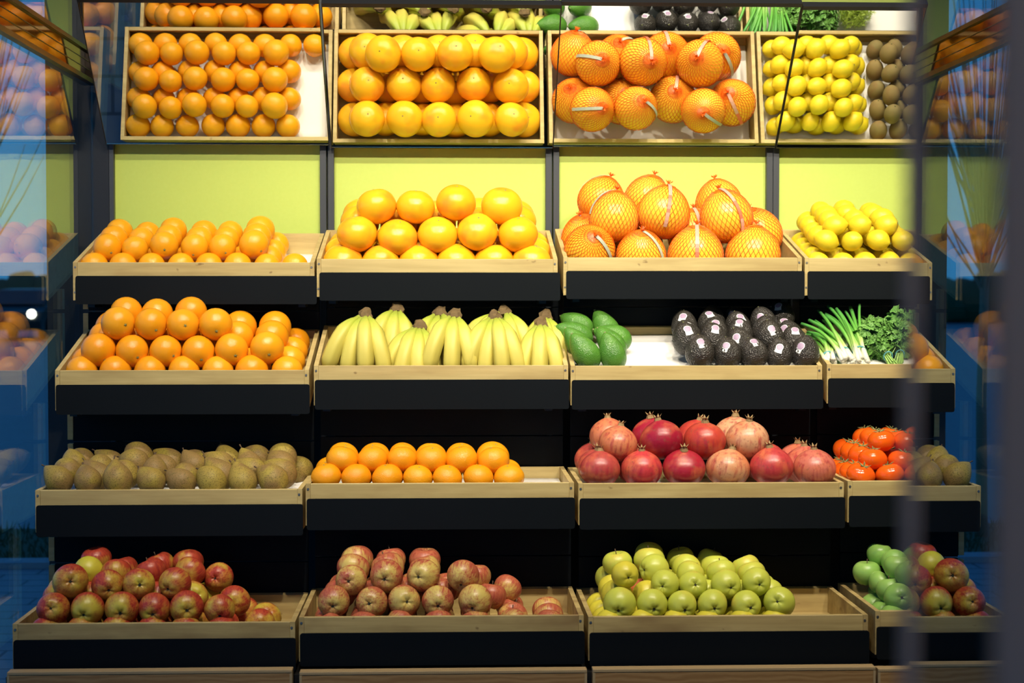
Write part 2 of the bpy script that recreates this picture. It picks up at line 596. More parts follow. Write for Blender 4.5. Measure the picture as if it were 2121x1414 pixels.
# car far down the road with its headlights on
H = at(65, 650, 46.0)
root = empty('parked_car', (H.x - 0.62, 46.0, -0.06))
tag(root, 'dark car with lit headlights far down the road outside', 'car')
MAT['carpaint'] = plain('dark_car_paint', (0.03, 0.035, 0.03), 0.25)
MAT['tyre'] = plain('tyre_rubber', (0.015, 0.015, 0.015), 0.8)
MAT['cglass'] = plain('car_window', (0.02, 0.025, 0.03), 0.05)
MAT['hlight'] = NB('lit_headlight', 0.3).m
MAT['hlight'].node_tree.nodes['Principled BSDF'].inputs['Emission Color'].default_value = (1, 0.97, 0.85, 1)
MAT['hlight'].node_tree.nodes['Principled BSDF'].inputs['Emission Strength'].default_value = 9
MB().prism([(0.05, .28), (0, .55), (.10, .80), (1.1, .95), (4.1, .98), (4.3, .6), (4.25, .28)], -.88, .88).build('body', MAT['carpaint'], root)
MB().prism([(1.1, .95), (1.75, 1.42), (3.2, 1.45), (4.0, .98)], -.74, .74).build('cabin', MAT['carpaint'], root)
MB().prism([(1.16, 1.0), (1.12, 1.01), (1.70, 1.39), (1.74, 1.38)], -.68, .68).build('windscreen', MAT['cglass'], root)
for sx in (-.78, .78):
    for yy in (.8, 3.4):
        MB().tube([(sx - .1, yy, .32), (sx + .1, yy, .32)], [.32, .32], 18).build('wheel', MAT['tyre'], root)
for sx in (-.62, .62):
    MB().tube([(sx, .02, H.z + 0.06), (sx, -.03, H.z + 0.06)], [.12, .10], 14).build('headlight', MAT['hlight'], root)
hb = MB()
for i in range(60):
    x = -60 + i * 1.0
    hb.tube([(x, 70 + rg.uniform(-.4, .4), -.1), (x + .1, 70, 1.2), (x, 70 + rg.uniform(-.3, .3), 1.9 + rg.uniform(-.3, .5))], [1.0, 1.1, .5], 8)
o = hb.build('hedge', MAT['grass'], None, True)
tag(o, 'long dark hedge on the far side of the road', 'hedge')

# unseen slab, added to carry the added downlight; also blocks the sky
struct(MB().box(-1.3, 2.1, -0.7, 0.779, 2.62, 2.74).build('added_soffit', MAT['concrete']))

# ------------------------------------------------------------------ lamps (out of the frame, above the display)
MAT['lens'] = NB('lamp_lens', 0.3).m
MAT['lens'].node_tree.nodes['Principled BSDF'].inputs['Emission Color'].default_value = (1, 0.86, 0.62, 1)
MAT['lens'].node_tree.nodes['Principled BSDF'].inputs['Emission Strength'].default_value = 12
r = empty('added_downlight', (0.0, 0.10, 2.62))  # unseen lamp, added to give the door frame a warm light
tag(r, 'unseen downlight added to warm the glass door frame', 'downlight')
MB().tube([(0, 0, 0), (0, 0, -0.03)], [0.06, 0.055], 20).build('housing', MAT['metal'], r, True)
MB().tube([(0, 0, -0.0302), (0, 0, -0.034)], [0.045, 0.045], 20).build('lens', MAT['lens'], r)
L = bpy.data.lights.new('spot', 'SPOT')
L.energy = 75
L.color = (1.0, 0.80, 0.62)
L.spot_size = math.radians(110)
L.spot_blend = 1.0
L.shadow_soft_size = 0.05
lo = link(bpy.data.objects.new('spot', L), r)
lo.location = (0, 0, -0.05)
ORD = ['first', 'second', 'third', 'fourth', 'fifth', 'sixth', 'seventh', 'eighth', 'ninth', 'tenth', 'eleventh', 'twelfth']
for tname, LY, LZ, (ay, az), ang, lamps in TRACKS:
    o = MB().box(-1.05, 1.95, LY - 0.018, LY + 0.018, 3.15, 3.1995, 0.003).build('lamp_track', MAT['metal'])
    tag(o, 'long black ceiling track, the %s one of two, carrying spotlights' % tname, 'lamp track')
    for i, (x, en) in enumerate(lamps):
        r = empty('track_spotlight', (x, LY, 3.15))
        tag(r, 'black spotlight on the %s ceiling track, %s from the side window' % (tname, ORD[i]), 'spotlight', 'track spotlights')
        MB().box(-0.015, 0.015, -0.015, 0.015, -0.07, 0.0).build('bracket', MAT['metal'], r)
        d = (Vector((x * 0.98, ay, az)) - Vector((x, LY, LZ))).normalized()
        p0 = Vector((0, 0, LZ - 3.15)) - d * 0.06
        MB().tube([p0, p0 + d * 0.03, p0 + d * 0.13], [0.03, 0.042, 0.045], 20).build('housing', MAT['metal'], r, True)
        MB().tube([p0 + d * 0.128, p0 + d * 0.134], [0.039, 0.039], 20).build('lens', MAT['lens'], r)
        L = bpy.data.lights.new('spot', 'SPOT')
        L.energy = en
        L.color = (1.0, 0.89, 0.71)
        L.spot_size = math.radians(ang)
        L.spot_blend = 0.85
        L.shadow_soft_size = 0.028
        lo = link(bpy.data.objects.new('spot', L), r)
        lo.location = p0 + d * 0.15
        lo.rotation_euler = d.to_track_quat('-Z', 'Y').to_euler()

# ------------------------------------------------------------------ crates
CORN = {  # pixel of the front top corners: left x, right x, y
    (0, 0): (151, 651, 543), (0, 1): (656, 1155, 536), (0, 2): (1167, 1661, 533), (0, 3): (1667, None, 534),
    (1, 0): (114, 640, 767), (1, 1): (650, 1177, 757), (1, 2): (1182, 1703, 757.5), (1, 3): (1713, None, 754),
    (2, 0): (73, 626, 1015), (2, 1): (633, 1189, 1001.5), (2, 2): (1198, 1748, 1001), (2, 3): (1756, None, 996),
    (3, 0): (26, 611, 1292), (3, 1): (619, 1209, 1278), (3, 2): (1218.5, 1798, 1277), (3, 3): (1813, None, 1265)}
CONTENT = {
    (0, 0): 'loose oranges', (0, 1): 'stacked grapefruits', (0, 2): 'netted pomelos', (0, 3): 'lemons and kiwis',
    (1, 0): 'large piled oranges', (1, 1): 'banana bunches', (1, 2): 'green and black avocados', (1, 3): 'spring onions and parsley',
    (2, 0): 'russet pears', (2, 1): 'mandarins', (2, 2): 'pomegranates', (2, 3): 'tomatoes',
    (3, 0): 'red and yellow apples beside the window', (3, 1): 'striped red apples', (3, 2): 'yellow green apples', (3, 3): 'bright green apples'}
FLOORW = {(0, 0): .064, (0, 1): .082, (0, 2): .085, (0, 3): .062, (1, 0): .066, (1, 1): .06, (1, 2): .028, (1, 3): .03,
          (2, 0): .022, (2, 1): .037, (2, 2): .037, (2, 3): .037, (3, 0): .068, (3, 1): .068, (3, 2): .068, (3, 3): .068}
TH = 0.012


class Crate:
    def __init__(s, r, c):
        s.r, s.c = r, c
        xl, xr, y = CORN[r, c]
        s.O = at(xl, y, ROWY[r])
        s.W = at(xr, y, ROWY[r]).x - s.O.x if xr else 0.69
        s.t = TAU[r]
        s.fw = FLOORW[r, c]
        s.V = Vector((0, math.cos(s.t), math.sin(s.t)))
        s.N = Vector((0, -math.sin(s.t), math.cos(s.t)))

    def loc(s, u, v, w):
        return s.O + Vector((u, 0, 0)) + s.V * v + s.N * w

    def pix(s, px, py, v):
        w = 0.03
        for _ in range(4):
            p = at(px, py, s.O.y + s.V.y * v + s.N.y * w)
            w = (p - s.O).dot(s.N)
        return p

    def uvw(s, p):
        d = p - s.O
        return d.x, d.dot(s.V), d.dot(s.N)


CR = {}
SHIFT = [0.008, 0.003, 0.003, 0.003]
for r in range(4):
    for c in range(4):
        q = CR[r, c] = Crate(r, c)
        wood = MAT['ply'] if r < 3 else MAT['oldply']
        root = empty('produce_crate', q.O)
        tag(root, 'plywood crate with black front board, %s tier, holding %s' % (ROWNAME[r], CONTENT[r, c]), 'crate', 'plywood produce crates')
        dy, dz = DEPTH * math.cos(q.t), DEPTH * math.sin(q.t)
        w = q.W
        bot = 0.108
        MB().box(TH, w - TH, 0, TH, -0.10, 0, 0.0012).build('front_panel', wood, root)
        side = [(0, 0), (0, -bot), (dy, dz - bot), (dy, dz)]
        MB().prism(side, 0, TH).build('side_panel', wood, root)
        MB().prism(side, w - TH, w).build('side_panel', wood, root)
        MB().prism([(dy - TH, dz - 0.004), (dy - TH, dz - bot), (dy, dz - bot), (dy, dz)], TH, w - TH).build('back_panel', wood, root)
        fl = q.fw / math.cos(q.t)
        tn = math.tan(q.t)
        MB().prism([(TH, TH * tn - fl), (TH, TH * tn - fl - 0.008), (dy - TH, (dy - TH) * tn - fl - 0.008), (dy - TH, (dy - TH) * tn - fl)], TH, w - TH).build('base_panel', wood, root)
        sh = SHIFT[r]
        # black front board with rounded corners
        R, bx0, bx1, z1, z0 = 0.006, sh, w + sh - 0.001, -0.0385, -0.119
        pts = []
        for cx, cz, a0 in ((bx1 - R, z1 - R, 0), (bx0 + R, z1 - R, 90), (bx0 + R, z0 + R, 180), (bx1 - R, z0 + R, 270)):
            for a in range(0, 91, 30):
                t = math.radians(a0 + a)
                pts.append((cx + R * math.cos(t), cz + R * math.sin(t)))
        n = len(pts)
        vv = [(x, -0.0065, z) for x, z in pts] + [(x, -0.0005, z) for x, z in pts]
        ff = [tuple(range(n)), tuple(range(2 * n - 1, n - 1, -1))] + [(i, i + n, (i + 1) % n + n, (i + 1) % n) for i in range(n)]
        MB().add(vv, ff).build('front_board', MAT['black'], root)
        for sx in (0.006, w - 0.008):
            MB().tube([(sx, 0.0, -0.014), (sx, -0.0012, -0.014)], [0.0034, 0.003], 10).build('screw', MAT['screw'], root)
        if sh > 0.004:
            MB().tube([(0.0045, 0.0, -0.085), (0.0045, -0.0012, -0.085)], [0.003, 0.0027], 10).build('screw', MAT['screw'], root)

LINER = {(0, 0): '', (0, 2): '', (0, 3): '', (1, 2): '', (1, 3): '', (2, 0): '', (2, 1): '', (2, 2): ''}
for (r, c) in LINER:
    q = CR[r, c]
    rg = random.Random(r * 10 + c)
    nx, ny = 24, 12
    v, f = [], []
    for j in range(ny + 1):
        for i in range(nx + 1):
            e = 0.004 if j in (0, ny) or i in (0, nx) else 0.0
            v.append(q.loc(.016 + (q.W - .032) * i / nx, .018 + (DEPTH - .036) * j / ny, -q.fw + .0012 + e + rg.uniform(0, .0012)) - q.O)
    for j in range(ny):
        for i in range(nx):
            a = j * (nx + 1) + i
            f.append((a, a + 1, a + nx + 2, a + nx + 1))
    me = mesh('paper_liner', v, f, MAT['paper'], True)
    o = obj('paper_liner', me)
    o.location = q.O
    md = o.modifiers.new('thickness', 'SOLIDIFY')
    md.thickness = 0.0005
    tag(o, 'white paper liner under the %s' % CONTENT[r, c], 'paper', 'white crate liners')

# ------------------------------------------------------------------ racks behind the crates
for c in range(4):
    xs = [CR[r, c] for r in range(4)]
    x0, x1 = xs[0].O.x, xs[0].O.x + xs[0].W
    root = empty('display_rack', (x0, 0, 0))
    what = ['nearest the side window', 'behind the banana column', 'behind the pomelo column', 'behind the lemon column'][c]
    tag(root, 'black stepped display rack with steel posts, %s' % what, 'rack', 'display racks')
    for r in (1, 2, 3):
        a, up = xs[r], xs[r - 1]
        Y = ROWY[r] + DEPTH * math.cos(TAU[r]) + 0.006
        dz = DEPTH * math.sin(TAU[r])
        zb = a.O.z + dz - 0.12
        zt = up.O.z - (0.105 if r == 3 else 0.10 if r == 2 else 0.075)
        if r == 3:
            zt = up.O.z - 0.112
        zm = a.O.z + dz + (zt - a.O.z - dz) * 0.45
        lx0, lx1 = a.O.x + 0.008 - x0, a.O.x + a.W - 0.002 - x0
        MB().box(lx0, lx1, Y, Y + 0.015, zb, zm - 0.002).build('back_plank', MAT['black'], root)
        MB().box(lx0, lx1, Y, Y + 0.015, zm + 0.002, zt).build('back_plank', MAT['black'], root)
        if c == 0:
            MB().box(lx0 - 0.016, lx0 - 0.001, Y - 0.002, Y + 0.025, zb, zm - 0.006).build('end_cleat', MAT['ply'], root)
            MB().box(lx0 - 0.016, lx0 - 0.001, Y - 0.002, Y + 0.025, zm + 0.006, zt).build('end_cleat', MAT['ply'], root)
    # a bracket under each crate keeps it up
    for r in range(4):
        a = xs[r]
        yb = ROWY[r] + 0.36
        MB().box(0.03, 0.05, ROWY[r] + 0.05, yb, a.O.z - 0.128, a.O.z - 0.110).build('bracket', MAT['metal'], root)
        MB().box(a.W - 0.05, a.W - 0.03, ROWY[r] + 0.05, yb, a.O.z - 0.128, a.O.z - 0.110).build('bracket', MAT['metal'], root)
    # dark base behind the plinth drawer
    MB().box(0.0, 0.69, 3.96, 4.6, 0.0, 0.42).build('base_box', MAT['dark'], root)

# plinth drawers
PL = [(14, 605, 1392), (620, 1216, 1392), (1228, 1814, 1386), (1819, None, 1385)]
for c, (xa, xb, y) in enumerate(PL):
    A = at(xa, y, 3.914)
    w = at(xb, y, 3.914).x - A.x if xb else 0.69
    root = empty('plinth_drawer', (A.x, 3.914, 0.0))
    tag(root, 'oak plinth drawer front under the crate of %s' % CONTENT[3, c], 'drawer', 'oak plinth drawers')
    MB().box(0.006, w - 0.006, 0.001, 0.02, 0.05, A.z - 0.008).build('drawer_front', MAT['oak'], root)
    MB().box(0, w, 0.0, 0.034, A.z - 0.0075, A.z, 0.001).build('top_edge', MAT['edge'], root)
    MB().box(0, 0.0058, 0.0, 0.03, 0.0, A.z - 0.008).build('side_edge', MAT['edge'], root)
    MB().box(w - 0.0058, w, 0.0, 0.03, 0.0, A.z - 0.008).build('side_edge', MAT['edge'], root)
    MB().box(0.006, w - 0.006, 0.008, 0.02, 0.0, 0.049).build('kick_board', MAT['metal'], root)

# ------------------------------------------------------------------ tilted mirrors
MIR = [(165, 662, 4, 218, 678, 298), (664, 1162, 14, 691, 1143, 305), (1165, 1656, 11, 1146, 1607, 303), (1660, 2140, 20, 1612, 2075, 306)]
for c, (tl, tr, ty, bl, br_, by) in enumerate(MIR):
    YT, YB = 4.738, 5.112
    T0, T1, B0, B1 = at(tl, ty, YT), at(tr, ty, YT), at(bl, by, YB), at(br_, by, YB)
    for p, q in ((T0, T1), (B0, B1)):
        z = (p.z + q.z) / 2
        p.z = q.z = z
    x0 = (T0.x + B0.x) / 2
    x1 = (T1.x + B1.x) / 2
    root = empty('tilted_mirror', ((x0 + x1) / 2, YB, B0.z))
    tag(root, 'tilted mirror in thin black frame above the crate of %s' % CONTENT[0, c], 'mirror', 'tilted mirrors over the top tier')
    h = (x1 - x0) / 2
    t = Vector((0, YT - YB, T0.z - B0.z))
    L = t.length
    t.normalize()
    n = Vector((0, t.z, -t.y))      # towards the wall and up
    def slab(a0, a1, l0, l1, d0, d1):
        m = MB()
        v = [Vector((x, 0, 0)) + t * l + n * d for d in (d0, d1) for l in (l0, l1) for x in (a0, a1)]
        m.add(v, [(0, 2, 3, 1), (4, 5, 7, 6), (0, 1, 5, 4), (2, 6, 7, 3), (0, 4, 6, 2), (1, 3, 7, 5)])
        return m
    slab(-h, h, 0.0, L, 0.0, 0.004).build('mirror_pane', MAT['mirror'], root)
    slab(-h, h, -0.003, -0.0002, -0.001, 0.005).build('bottom_edge', MAT['chrome'], root)
    slab(-h - 0.002, h + 0.002, L + 0.0002, L + 0.013, -0.006, 0.016).build('frame_bar', MAT['metal'], root)
    slab(-h - 0.0026, -h - 0.0002, -0.003, L, -0.002, 0.012).build('frame_bar', MAT['metal'], root)
    slab(h + 0.0002, h + 0.0026, -0.003, L, -0.002, 0.012).build('frame_bar', MAT['metal'], root)
    slab(-h, h, 0.0, L, 0.0045, 0.012).build('backing', MAT['metal'], root)

# ------------------------------------------------------------------ open glass door close to the camera, on the right
door = empty('glass_door', (0.165, 0.40, 0))
tag(door, 'blurred dark glass door with brown grey frame, standing open at right', 'door')
MB().box(0, 0.008, 0.0917, 0.1712, 0.05, 2.2).build('glass_pane', MAT['darkglass'], door)
MB().box(-0.0005, 0.0095, 0.1714, 0.190, 0.0, 2.25, 0.001).build('edge_trim', MAT['doorframe'], door)
MB().box(0.0, 0.06, -0.08, 0.0915, 0.0, 2.25, 0.004).build('door_stile', MAT['doorframe'], door)

# ------------------------------------------------------------------ fruit meshes (unit radius, axis along z)
RNG = random.Random(11)


def revolve(fn, nu, nv, warp=None):
    """fn(t) -> (r, z) for t in 0..pi from the top pole down"""
    v, f = [], []
    r, z = fn(1e-4)
    v.append(Vector((0, 0, z)))
    for j in range(1, nv):
        t = PI * j / nv
        r, z = fn(t)
        for i in range(nu):
            p = 2 * PI * i / nu
            q = Vector((r * math.cos(p), r * math.sin(p), z))
            v.append(warp(q, t, p) if warp else q)
    r, z = fn(PI - 1e-4)
    v.append(Vector((0, 0, z)))
    e = len(v) - 1
    for i in range(nu):
        k = (i + 1) % nu
        f.append((0, 1 + i, 1 + k))
        for j in range(nv - 2):
            a = 1 + j * nu
            f.append((a + i, a + nu + i, a + nu + k, a + k))
        a = 1 + (nv - 2) * nu
        f.append((a + k, a + i, e))
    return v, f


def lump(seed, amt):
    rg = random.Random(seed)
    D = [(Vector((rg.gauss(0, 1), rg.gauss(0, 1), rg.gauss(0, 1))).normalized(), rg.uniform(-1, 1)) for _ in range(7)]

    def w(q, t, p):
        d = q.normalized()
        s = sum(a * max(0.0, d.dot(n)) ** 3 for n, a in D)
        return q * (1 + amt * s)
    return w


def G(x, m, s):
    return math.exp(-((x - m) / s) ** 2)


def variants(name, fn, mat, nu=28, nv=18, n=3, amt=0.03, extra=None):
    out = []
    for i in range(n):
        lw = lump(hash_s(name) + i, amt)
        wp = (lambda q, t, p, lw=lw: extra(lw(q, t, p), t, p)) if extra else lw
        v, f = revolve(fn, nu, nv, wp)
        out.append(mesh(name, v, f, mat, True))
    return out


def hash_s(s):
    return sum((i + 1) * ord(ch) for i, ch in enumerate(s))


def f_citrus(ob=0.95, dim=0.05):
    return lambda t: (math.sin(t) * (1 - dim * G(t, 0, .25)), math.cos(t) * ob * (1 - dim * G(t, 0, .22) - dim * 0.6 * G(t, PI, .2)))


ORANGE1 = variants('orange', f_citrus(.97, .03), MAT['orange1'])
ORANGE2 = variants('orange', f_citrus(.97, .05), MAT['orange2'])
GRAPE = variants('grapefruit', f_citrus(.88, .05), MAT['grapefruit'], 32, 20, 4, .045)
MAND = variants('mandarin', f_citrus(.86, .07), MAT['mandarin'], 28, 18, 3, .04)
POMELO = variants('pomelo', lambda t: (math.sin(t) * (1 - .07 * math.cos(t)), math.cos(t) * (1.0 + .05 * G(t, 0, .7))), MAT['pomelo'], 36, 24, 2, .02)
LEMON = variants('lemon', lambda t: (math.sin(t) ** 1.04 * .82, math.cos(t) * (1 - .06) + .10 * G(t, 0, .24) - .08 * G(t, PI, .2)), MAT['lemon'], 24, 20, 4, .05)
KIWI = variants('kiwi', lambda t: (math.sin(t) * .80, math.cos(t) * (1 - .05 * G(t, 0, .3) - .05 * G(t, PI, .3))), MAT['kiwi'], 22, 16, 3, .04)
AVOG = variants('green_avocado', lambda t: (math.sin(t) * (.60 - .16 * math.cos(t) - .03 * math.cos(2 * t)), math.cos(t)), MAT['avogreen'], 28, 22, 3, .03)
AVOD = variants('black_avocado', lambda t: (math.sin(t) * (.84 - .13 * math.cos(t)), math.cos(t)), MAT['avodark'], 28, 22, 3, .04)


def bend(q, t, p):
    k = max(0.0, q.z)
    return Vector((q.x + .16 * k * k, q.y, q.z))


PEAR = variants('pear', lambda t: (math.sin(t) * (.66 - .27 * math.cos(t) - .07 * math.cos(2 * t)), math.cos(t) * 1.08 + .02 - .05 * G(t, PI, .3)), MAT['pear'], 26, 22, 4, .06, bend)
POME = variants('pomegranate', lambda t: (math.sin(t) * 1.0, math.cos(t) * .90 + .06 * G(t, 0, .3)), MAT['pome'], 32, 20, 4, .05)


def ribs5(q, t, p):
    return q * (1 + .018 * math.cos(5 * p) * math.sin(t) + .02 * G(t, 0, .5) * math.cos(5 * p))


TOMATO = variants('tomato', lambda t: (math.sin(t) * 1.02, math.cos(t) * .80 - .14 * G(t, 0, .32)), MAT['tomato'], 30, 18, 3, .02, ribs5)


def f_apple(t):
    rho = 1 - .42 * G(t, 0, .34) - .25 * G(t, PI, .30)
    return (rho * math.sin(t) * (1.0 + .07 * math.cos(t)), rho * math.cos(t) * .93)


def ribsA(q, t, p):
    return q * (1 + .035 * math.cos(5 * p) * G(t, PI, .75))


APPLE = {m: variants('apple', f_apple, MAT[m], 32, 22, 3, .045, ribsA) for m in
         ('applered', 'applestripe', 'appleyellow', 'applegold', 'appleblush', 'appleleaf')}


# small parts, in the fruit's own unit space
def star(z, r, n, mat, name, h=.03, r2=.35):
    v = [(0, 0, z + h)]
    for i in range(2 * n):
        a = PI * i / n
        q = r if i % 2 == 0 else r * r2
        v.append((q * math.cos(a), q * math.sin(a), z - (.02 if i % 2 == 0 else 0) * (1 if h > 0 else -1)))
    v.append((0, 0, z - h * 1.5))
    f = []
    for i in range(2 * n):
        k = (i + 1) % (2 * n)
        f.append((0, 1 + i, 1 + k))
        f.append((2 * n + 1, 1 + k, 1 + i))
    return mesh(name, v, f, mat)


def tubes(name, items, mat, smooth=True, n=6):
    m = MB()
    for path, rad in items:
        m.tube(path, rad, n)
    return mesh(name, m.v, m.f, mat, smooth)


BTN_O = star(.955, .135, 5, MAT['button'], 'stem_button')
BTN_G = star(.845, .08, 5, MAT['button'], 'stem_button')
BTN_M = star(.815, .11, 5, MAT['button'], 'stem_button')
BTN_L = star(1.09, .11, 5, MAT['button'], 'stem_button')
STEM_PEAR = tubes('stem', [([(.13, 0, .92), (.19, 0, 1.12), (.28, .03, 1.3)], [.05, .035, .045])], MAT['brownstem'])
EYE_PEAR = star(-1.05, .10, 5, MAT['calyx'], 'calyx', -.03)
STEM_AVO = tubes('stem', [([(0, 0, .97), (0, 0, 1.04)], [.06, .05])], MAT['button'])
STEM_APPLE = tubes('stem', [([(0, 0, .45), (.02, 0, .75), (.06, .02, 1.02)], [.03, .025, .04])], MAT['brownstem'])


def calyx_apple():
    m = MB()
    for i in range(5):
        a = 2 * PI * i / 5
        c, s = math.cos(a), math.sin(a)
        m.tube([(.02 * c, .02 * s, -.70), (.075 * c, .075 * s, -.725), (.10 * c - .03 * s, .10 * s + .03 * c, -.765)], [.04, .035, .008], 5)
    return mesh('calyx', m.v, m.f, MAT['calyx'])


CALYX = calyx_apple()


def crown_pome():
    m = MB()
    for i in range(6):
        a = 2 * PI * i / 6 + .2
        c, s = math.cos(a), math.sin(a)
        m.add([(.20 * math.cos(a - .5), .20 * math.sin(a - .5), .90), (.20 * math.cos(a + .5), .20 * math.sin(a + .5), .90),
               (.13 * math.cos(a + .5), .13 * math.sin(a + .5), 1.08), (.13 * math.cos(a - .5), .13 * math.sin(a - .5), 1.08), (.24 * c, .24 * s, 1.22),
               (.10 * c, .10 * s, .93), (.11 * c, .11 * s, 1.08)],
              [(0, 1, 2, 3), (3, 2, 4), (0, 3, 6, 5), (1, 5, 6, 2), (3, 4, 6), (2, 6, 4)])
    return mesh('crown', m.v, m.f, MAT['pomecrown'])


CROWN_P = crown_pome()


def calyx_tom():
    m = MB()
    for i in range(5):
        a = 2 * PI * i / 5 + .3
        c, s = math.cos(a), math.sin(a)
        m.tube([(0, 0, .655), (.18 * c, .18 * s, .70), (.36 * c, .36 * s, .78), (.52 * c - .1 * s, .52 * s + .1 * c, .84)], [.045, .05, .035, .008], 5)
    m.tube([(0, 0, .62), (.02, .01, .78), (.07, .02, .92)], [.05, .035, .045], 6)
    return mesh('calyx', m.v, m.f, MAT['tomcalyx'])


CALYX_T = calyx_tom()


def net_mesh(n=34, twist=1.0):
    m = MB()
    for s in (-1, 1):
        for i in range(n):
            path = []
            for j in range(25):
                t = .10 + (PI - .22) * j / 24
                p = 2 * PI * i / n + s * twist * (t - .1) * .55
                r = math.sin(t) * (1 - .07 * math.cos(t)) * 1.022
                z = math.cos(t) * (1.0 + .05 * G(t, 0, .7)) * 1.022
                path.append((r * math.cos(p), r * math.sin(p), z))
            m.tube(path, .0100, 3, False)
    return mesh('net', m.v, m.f, MAT['net'], True)


NET = [net_mesh(34, 1.0), net_mesh(36, 1.15)]


def tuft_mesh():
    m = MB()
    rg = random.Random(3)
    m.tube([(0, 0, 1.02), (0, 0, 1.07), (0, 0, 1.12)], [.13, .06, .04], 10)
    for i in range(22):
        a = rg.uniform(0, 2 * PI)
        b = rg.uniform(.05, .17)
        m.tube([(0, 0, 1.10), (.4 * b * math.cos(a), .4 * b * math.sin(a), 1.17), (b * math.cos(a), b * math.sin(a), 1.24 + rg.uniform(-.03, .04))], [.014, .012, .008], 4)
    for i in range(30):        # gathered threads running into the knot
        a = 2 * PI * i / 30
        m.tube([(.30 * math.cos(a), .30 * math.sin(a), 1.022), (.14 * math.cos(a + .2), .14 * math.sin(a + .2), 1.065), (.03 * math.cos(a), .03 * math.sin(a), 1.09)], .012, 3, False)
    return mesh('net_knot', m.v, m.f, MAT['net'])


TUFT = tuft_mesh()
CLIP = tubes('clip', [([(-.05, -.05, 1.10), (.05, -.05, 1.10)], [.025, .025])], MAT['screw'])


def ribbon_mesh(mats, t1=1.55):
    v, f = [], []
    n = 16
    for j in range(n + 1):
        t = .06 + t1 * j / n
        r = math.sin(t) * (1 - .07 * math.cos(t)) * 1.05
        z = math.cos(t) * (1.0 + .05 * G(t, 0, .7)) * 1.05
        for s in (-1, 1):
            for k in (1.0, 1.012):
                v.append((s * .07, -r * k, z * k))
    for j in range(n):
        a, b = 4 * j, 4 * j + 4
        for q in ((0, 2), (2, 3), (3, 1), (1, 0)):
            f.append((a + q[0], a + q[1], b + q[1], b + q[0]))
    f += [(0, 1, 3, 2), (4 * n, 4 * n + 2, 4 * n + 3, 4 * n + 1)]
    me = mesh('ribbon', v, f, mats, False)
    for i, p in enumerate(me.polygons):
        if len(mats) > 1 and n * 4 * .45 < i < n * 4 * .75:
            p.material_index = 1
    return me


RIB_W = ribbon_mesh([MAT['ribw']], 1.5)
RIB_R = ribbon_mesh([MAT['ribp'], MAT['ribr']], 2.2)


def sticker_mesh(lon, lat, rot):
    """white shield with a mauve disc, laid on the black avocado"""
    fn = lambda t: (math.sin(t) * (.84 - .13 * math.cos(t)), math.cos(t))
    def surf(a, b, k):
        c, s = math.cos(rot), math.sin(rot)
        a, b = a * c - b * s, a * s + b * c
        t = PI / 2 - lat - b
        r, z = fn(t)
        p = -PI / 2 + lon + a / max(.3, r)
        return (r * math.cos(p) * k, r * math.sin(p) * k, z * k)
    obs = []
    disc = [(.20 * math.cos(i * PI / 9), .20 * math.sin(i * PI / 9) + .08) for i in range(18)]
    shield = [(.24 * math.cos(-.5 + i * (PI + 1.0) / 14), .24 * math.sin(-.5 + i * (PI + 1.0) / 14) + .08) for i in range(15)] + [(-.24, -.30), (0, -.33), (.24, -.30)]
    res = []
    for nm, pts, k, mat in (('sticker', shield, 1.03, MAT['stickw']), ('sticker_disc', disc, 1.042, MAT['stickp'])):
        n = len(pts)
        cx = sum(p[0] for p in pts) / n
        cy = sum(p[1] for p in pts) / n
        v = [surf(cx, cy, k)]
        for q in (.55, 1.0):
            v += [surf(cx + (a - cx) * q, cy + (b - cy) * q, k) for a, b in pts]
        v += [surf(a, b, k - .02) for a, b in pts]
        f = [(0, 1 + i, 1 + (i + 1) % n) for i in range(n)]
        for L0 in (1, 1 + n):
            f += [(L0 + i, L0 + n + i, L0 + n + (i + 1) % n, L0 + (i + 1) % n) for i in range(n)]
        res.append(mesh(nm, v, f, mat))
    return res


STK = [sticker_mesh(a, b, c) for a, b, c in ((-.25, .35, -.3), (.1, .5, .1), (-.35, .25, -.6), (.2, .35, .25), (-.05, .6, -.4))]


# ------------------------------------------------------------------ placing fruit
def orient(d, spin=0.0):
    z = Vector(d).normalized()
    x = Vector((1, 0, 0)) - z * z.x
    if x.length < .2:
        x = Vector((0, 0, 1)) - z * z.z
    x.normalize()
    y = z.cross(x)
    m = Matrix((x, y, z)).transposed()
    return (m @ Matrix.Rotation(spin, 3, 'Z')).to_euler()


def jit(d, a):
    return Vector(d).normalized() + Vector((RNG.uniform(-a, a), RNG.uniform(-a, a), RNG.uniform(-a, a)))


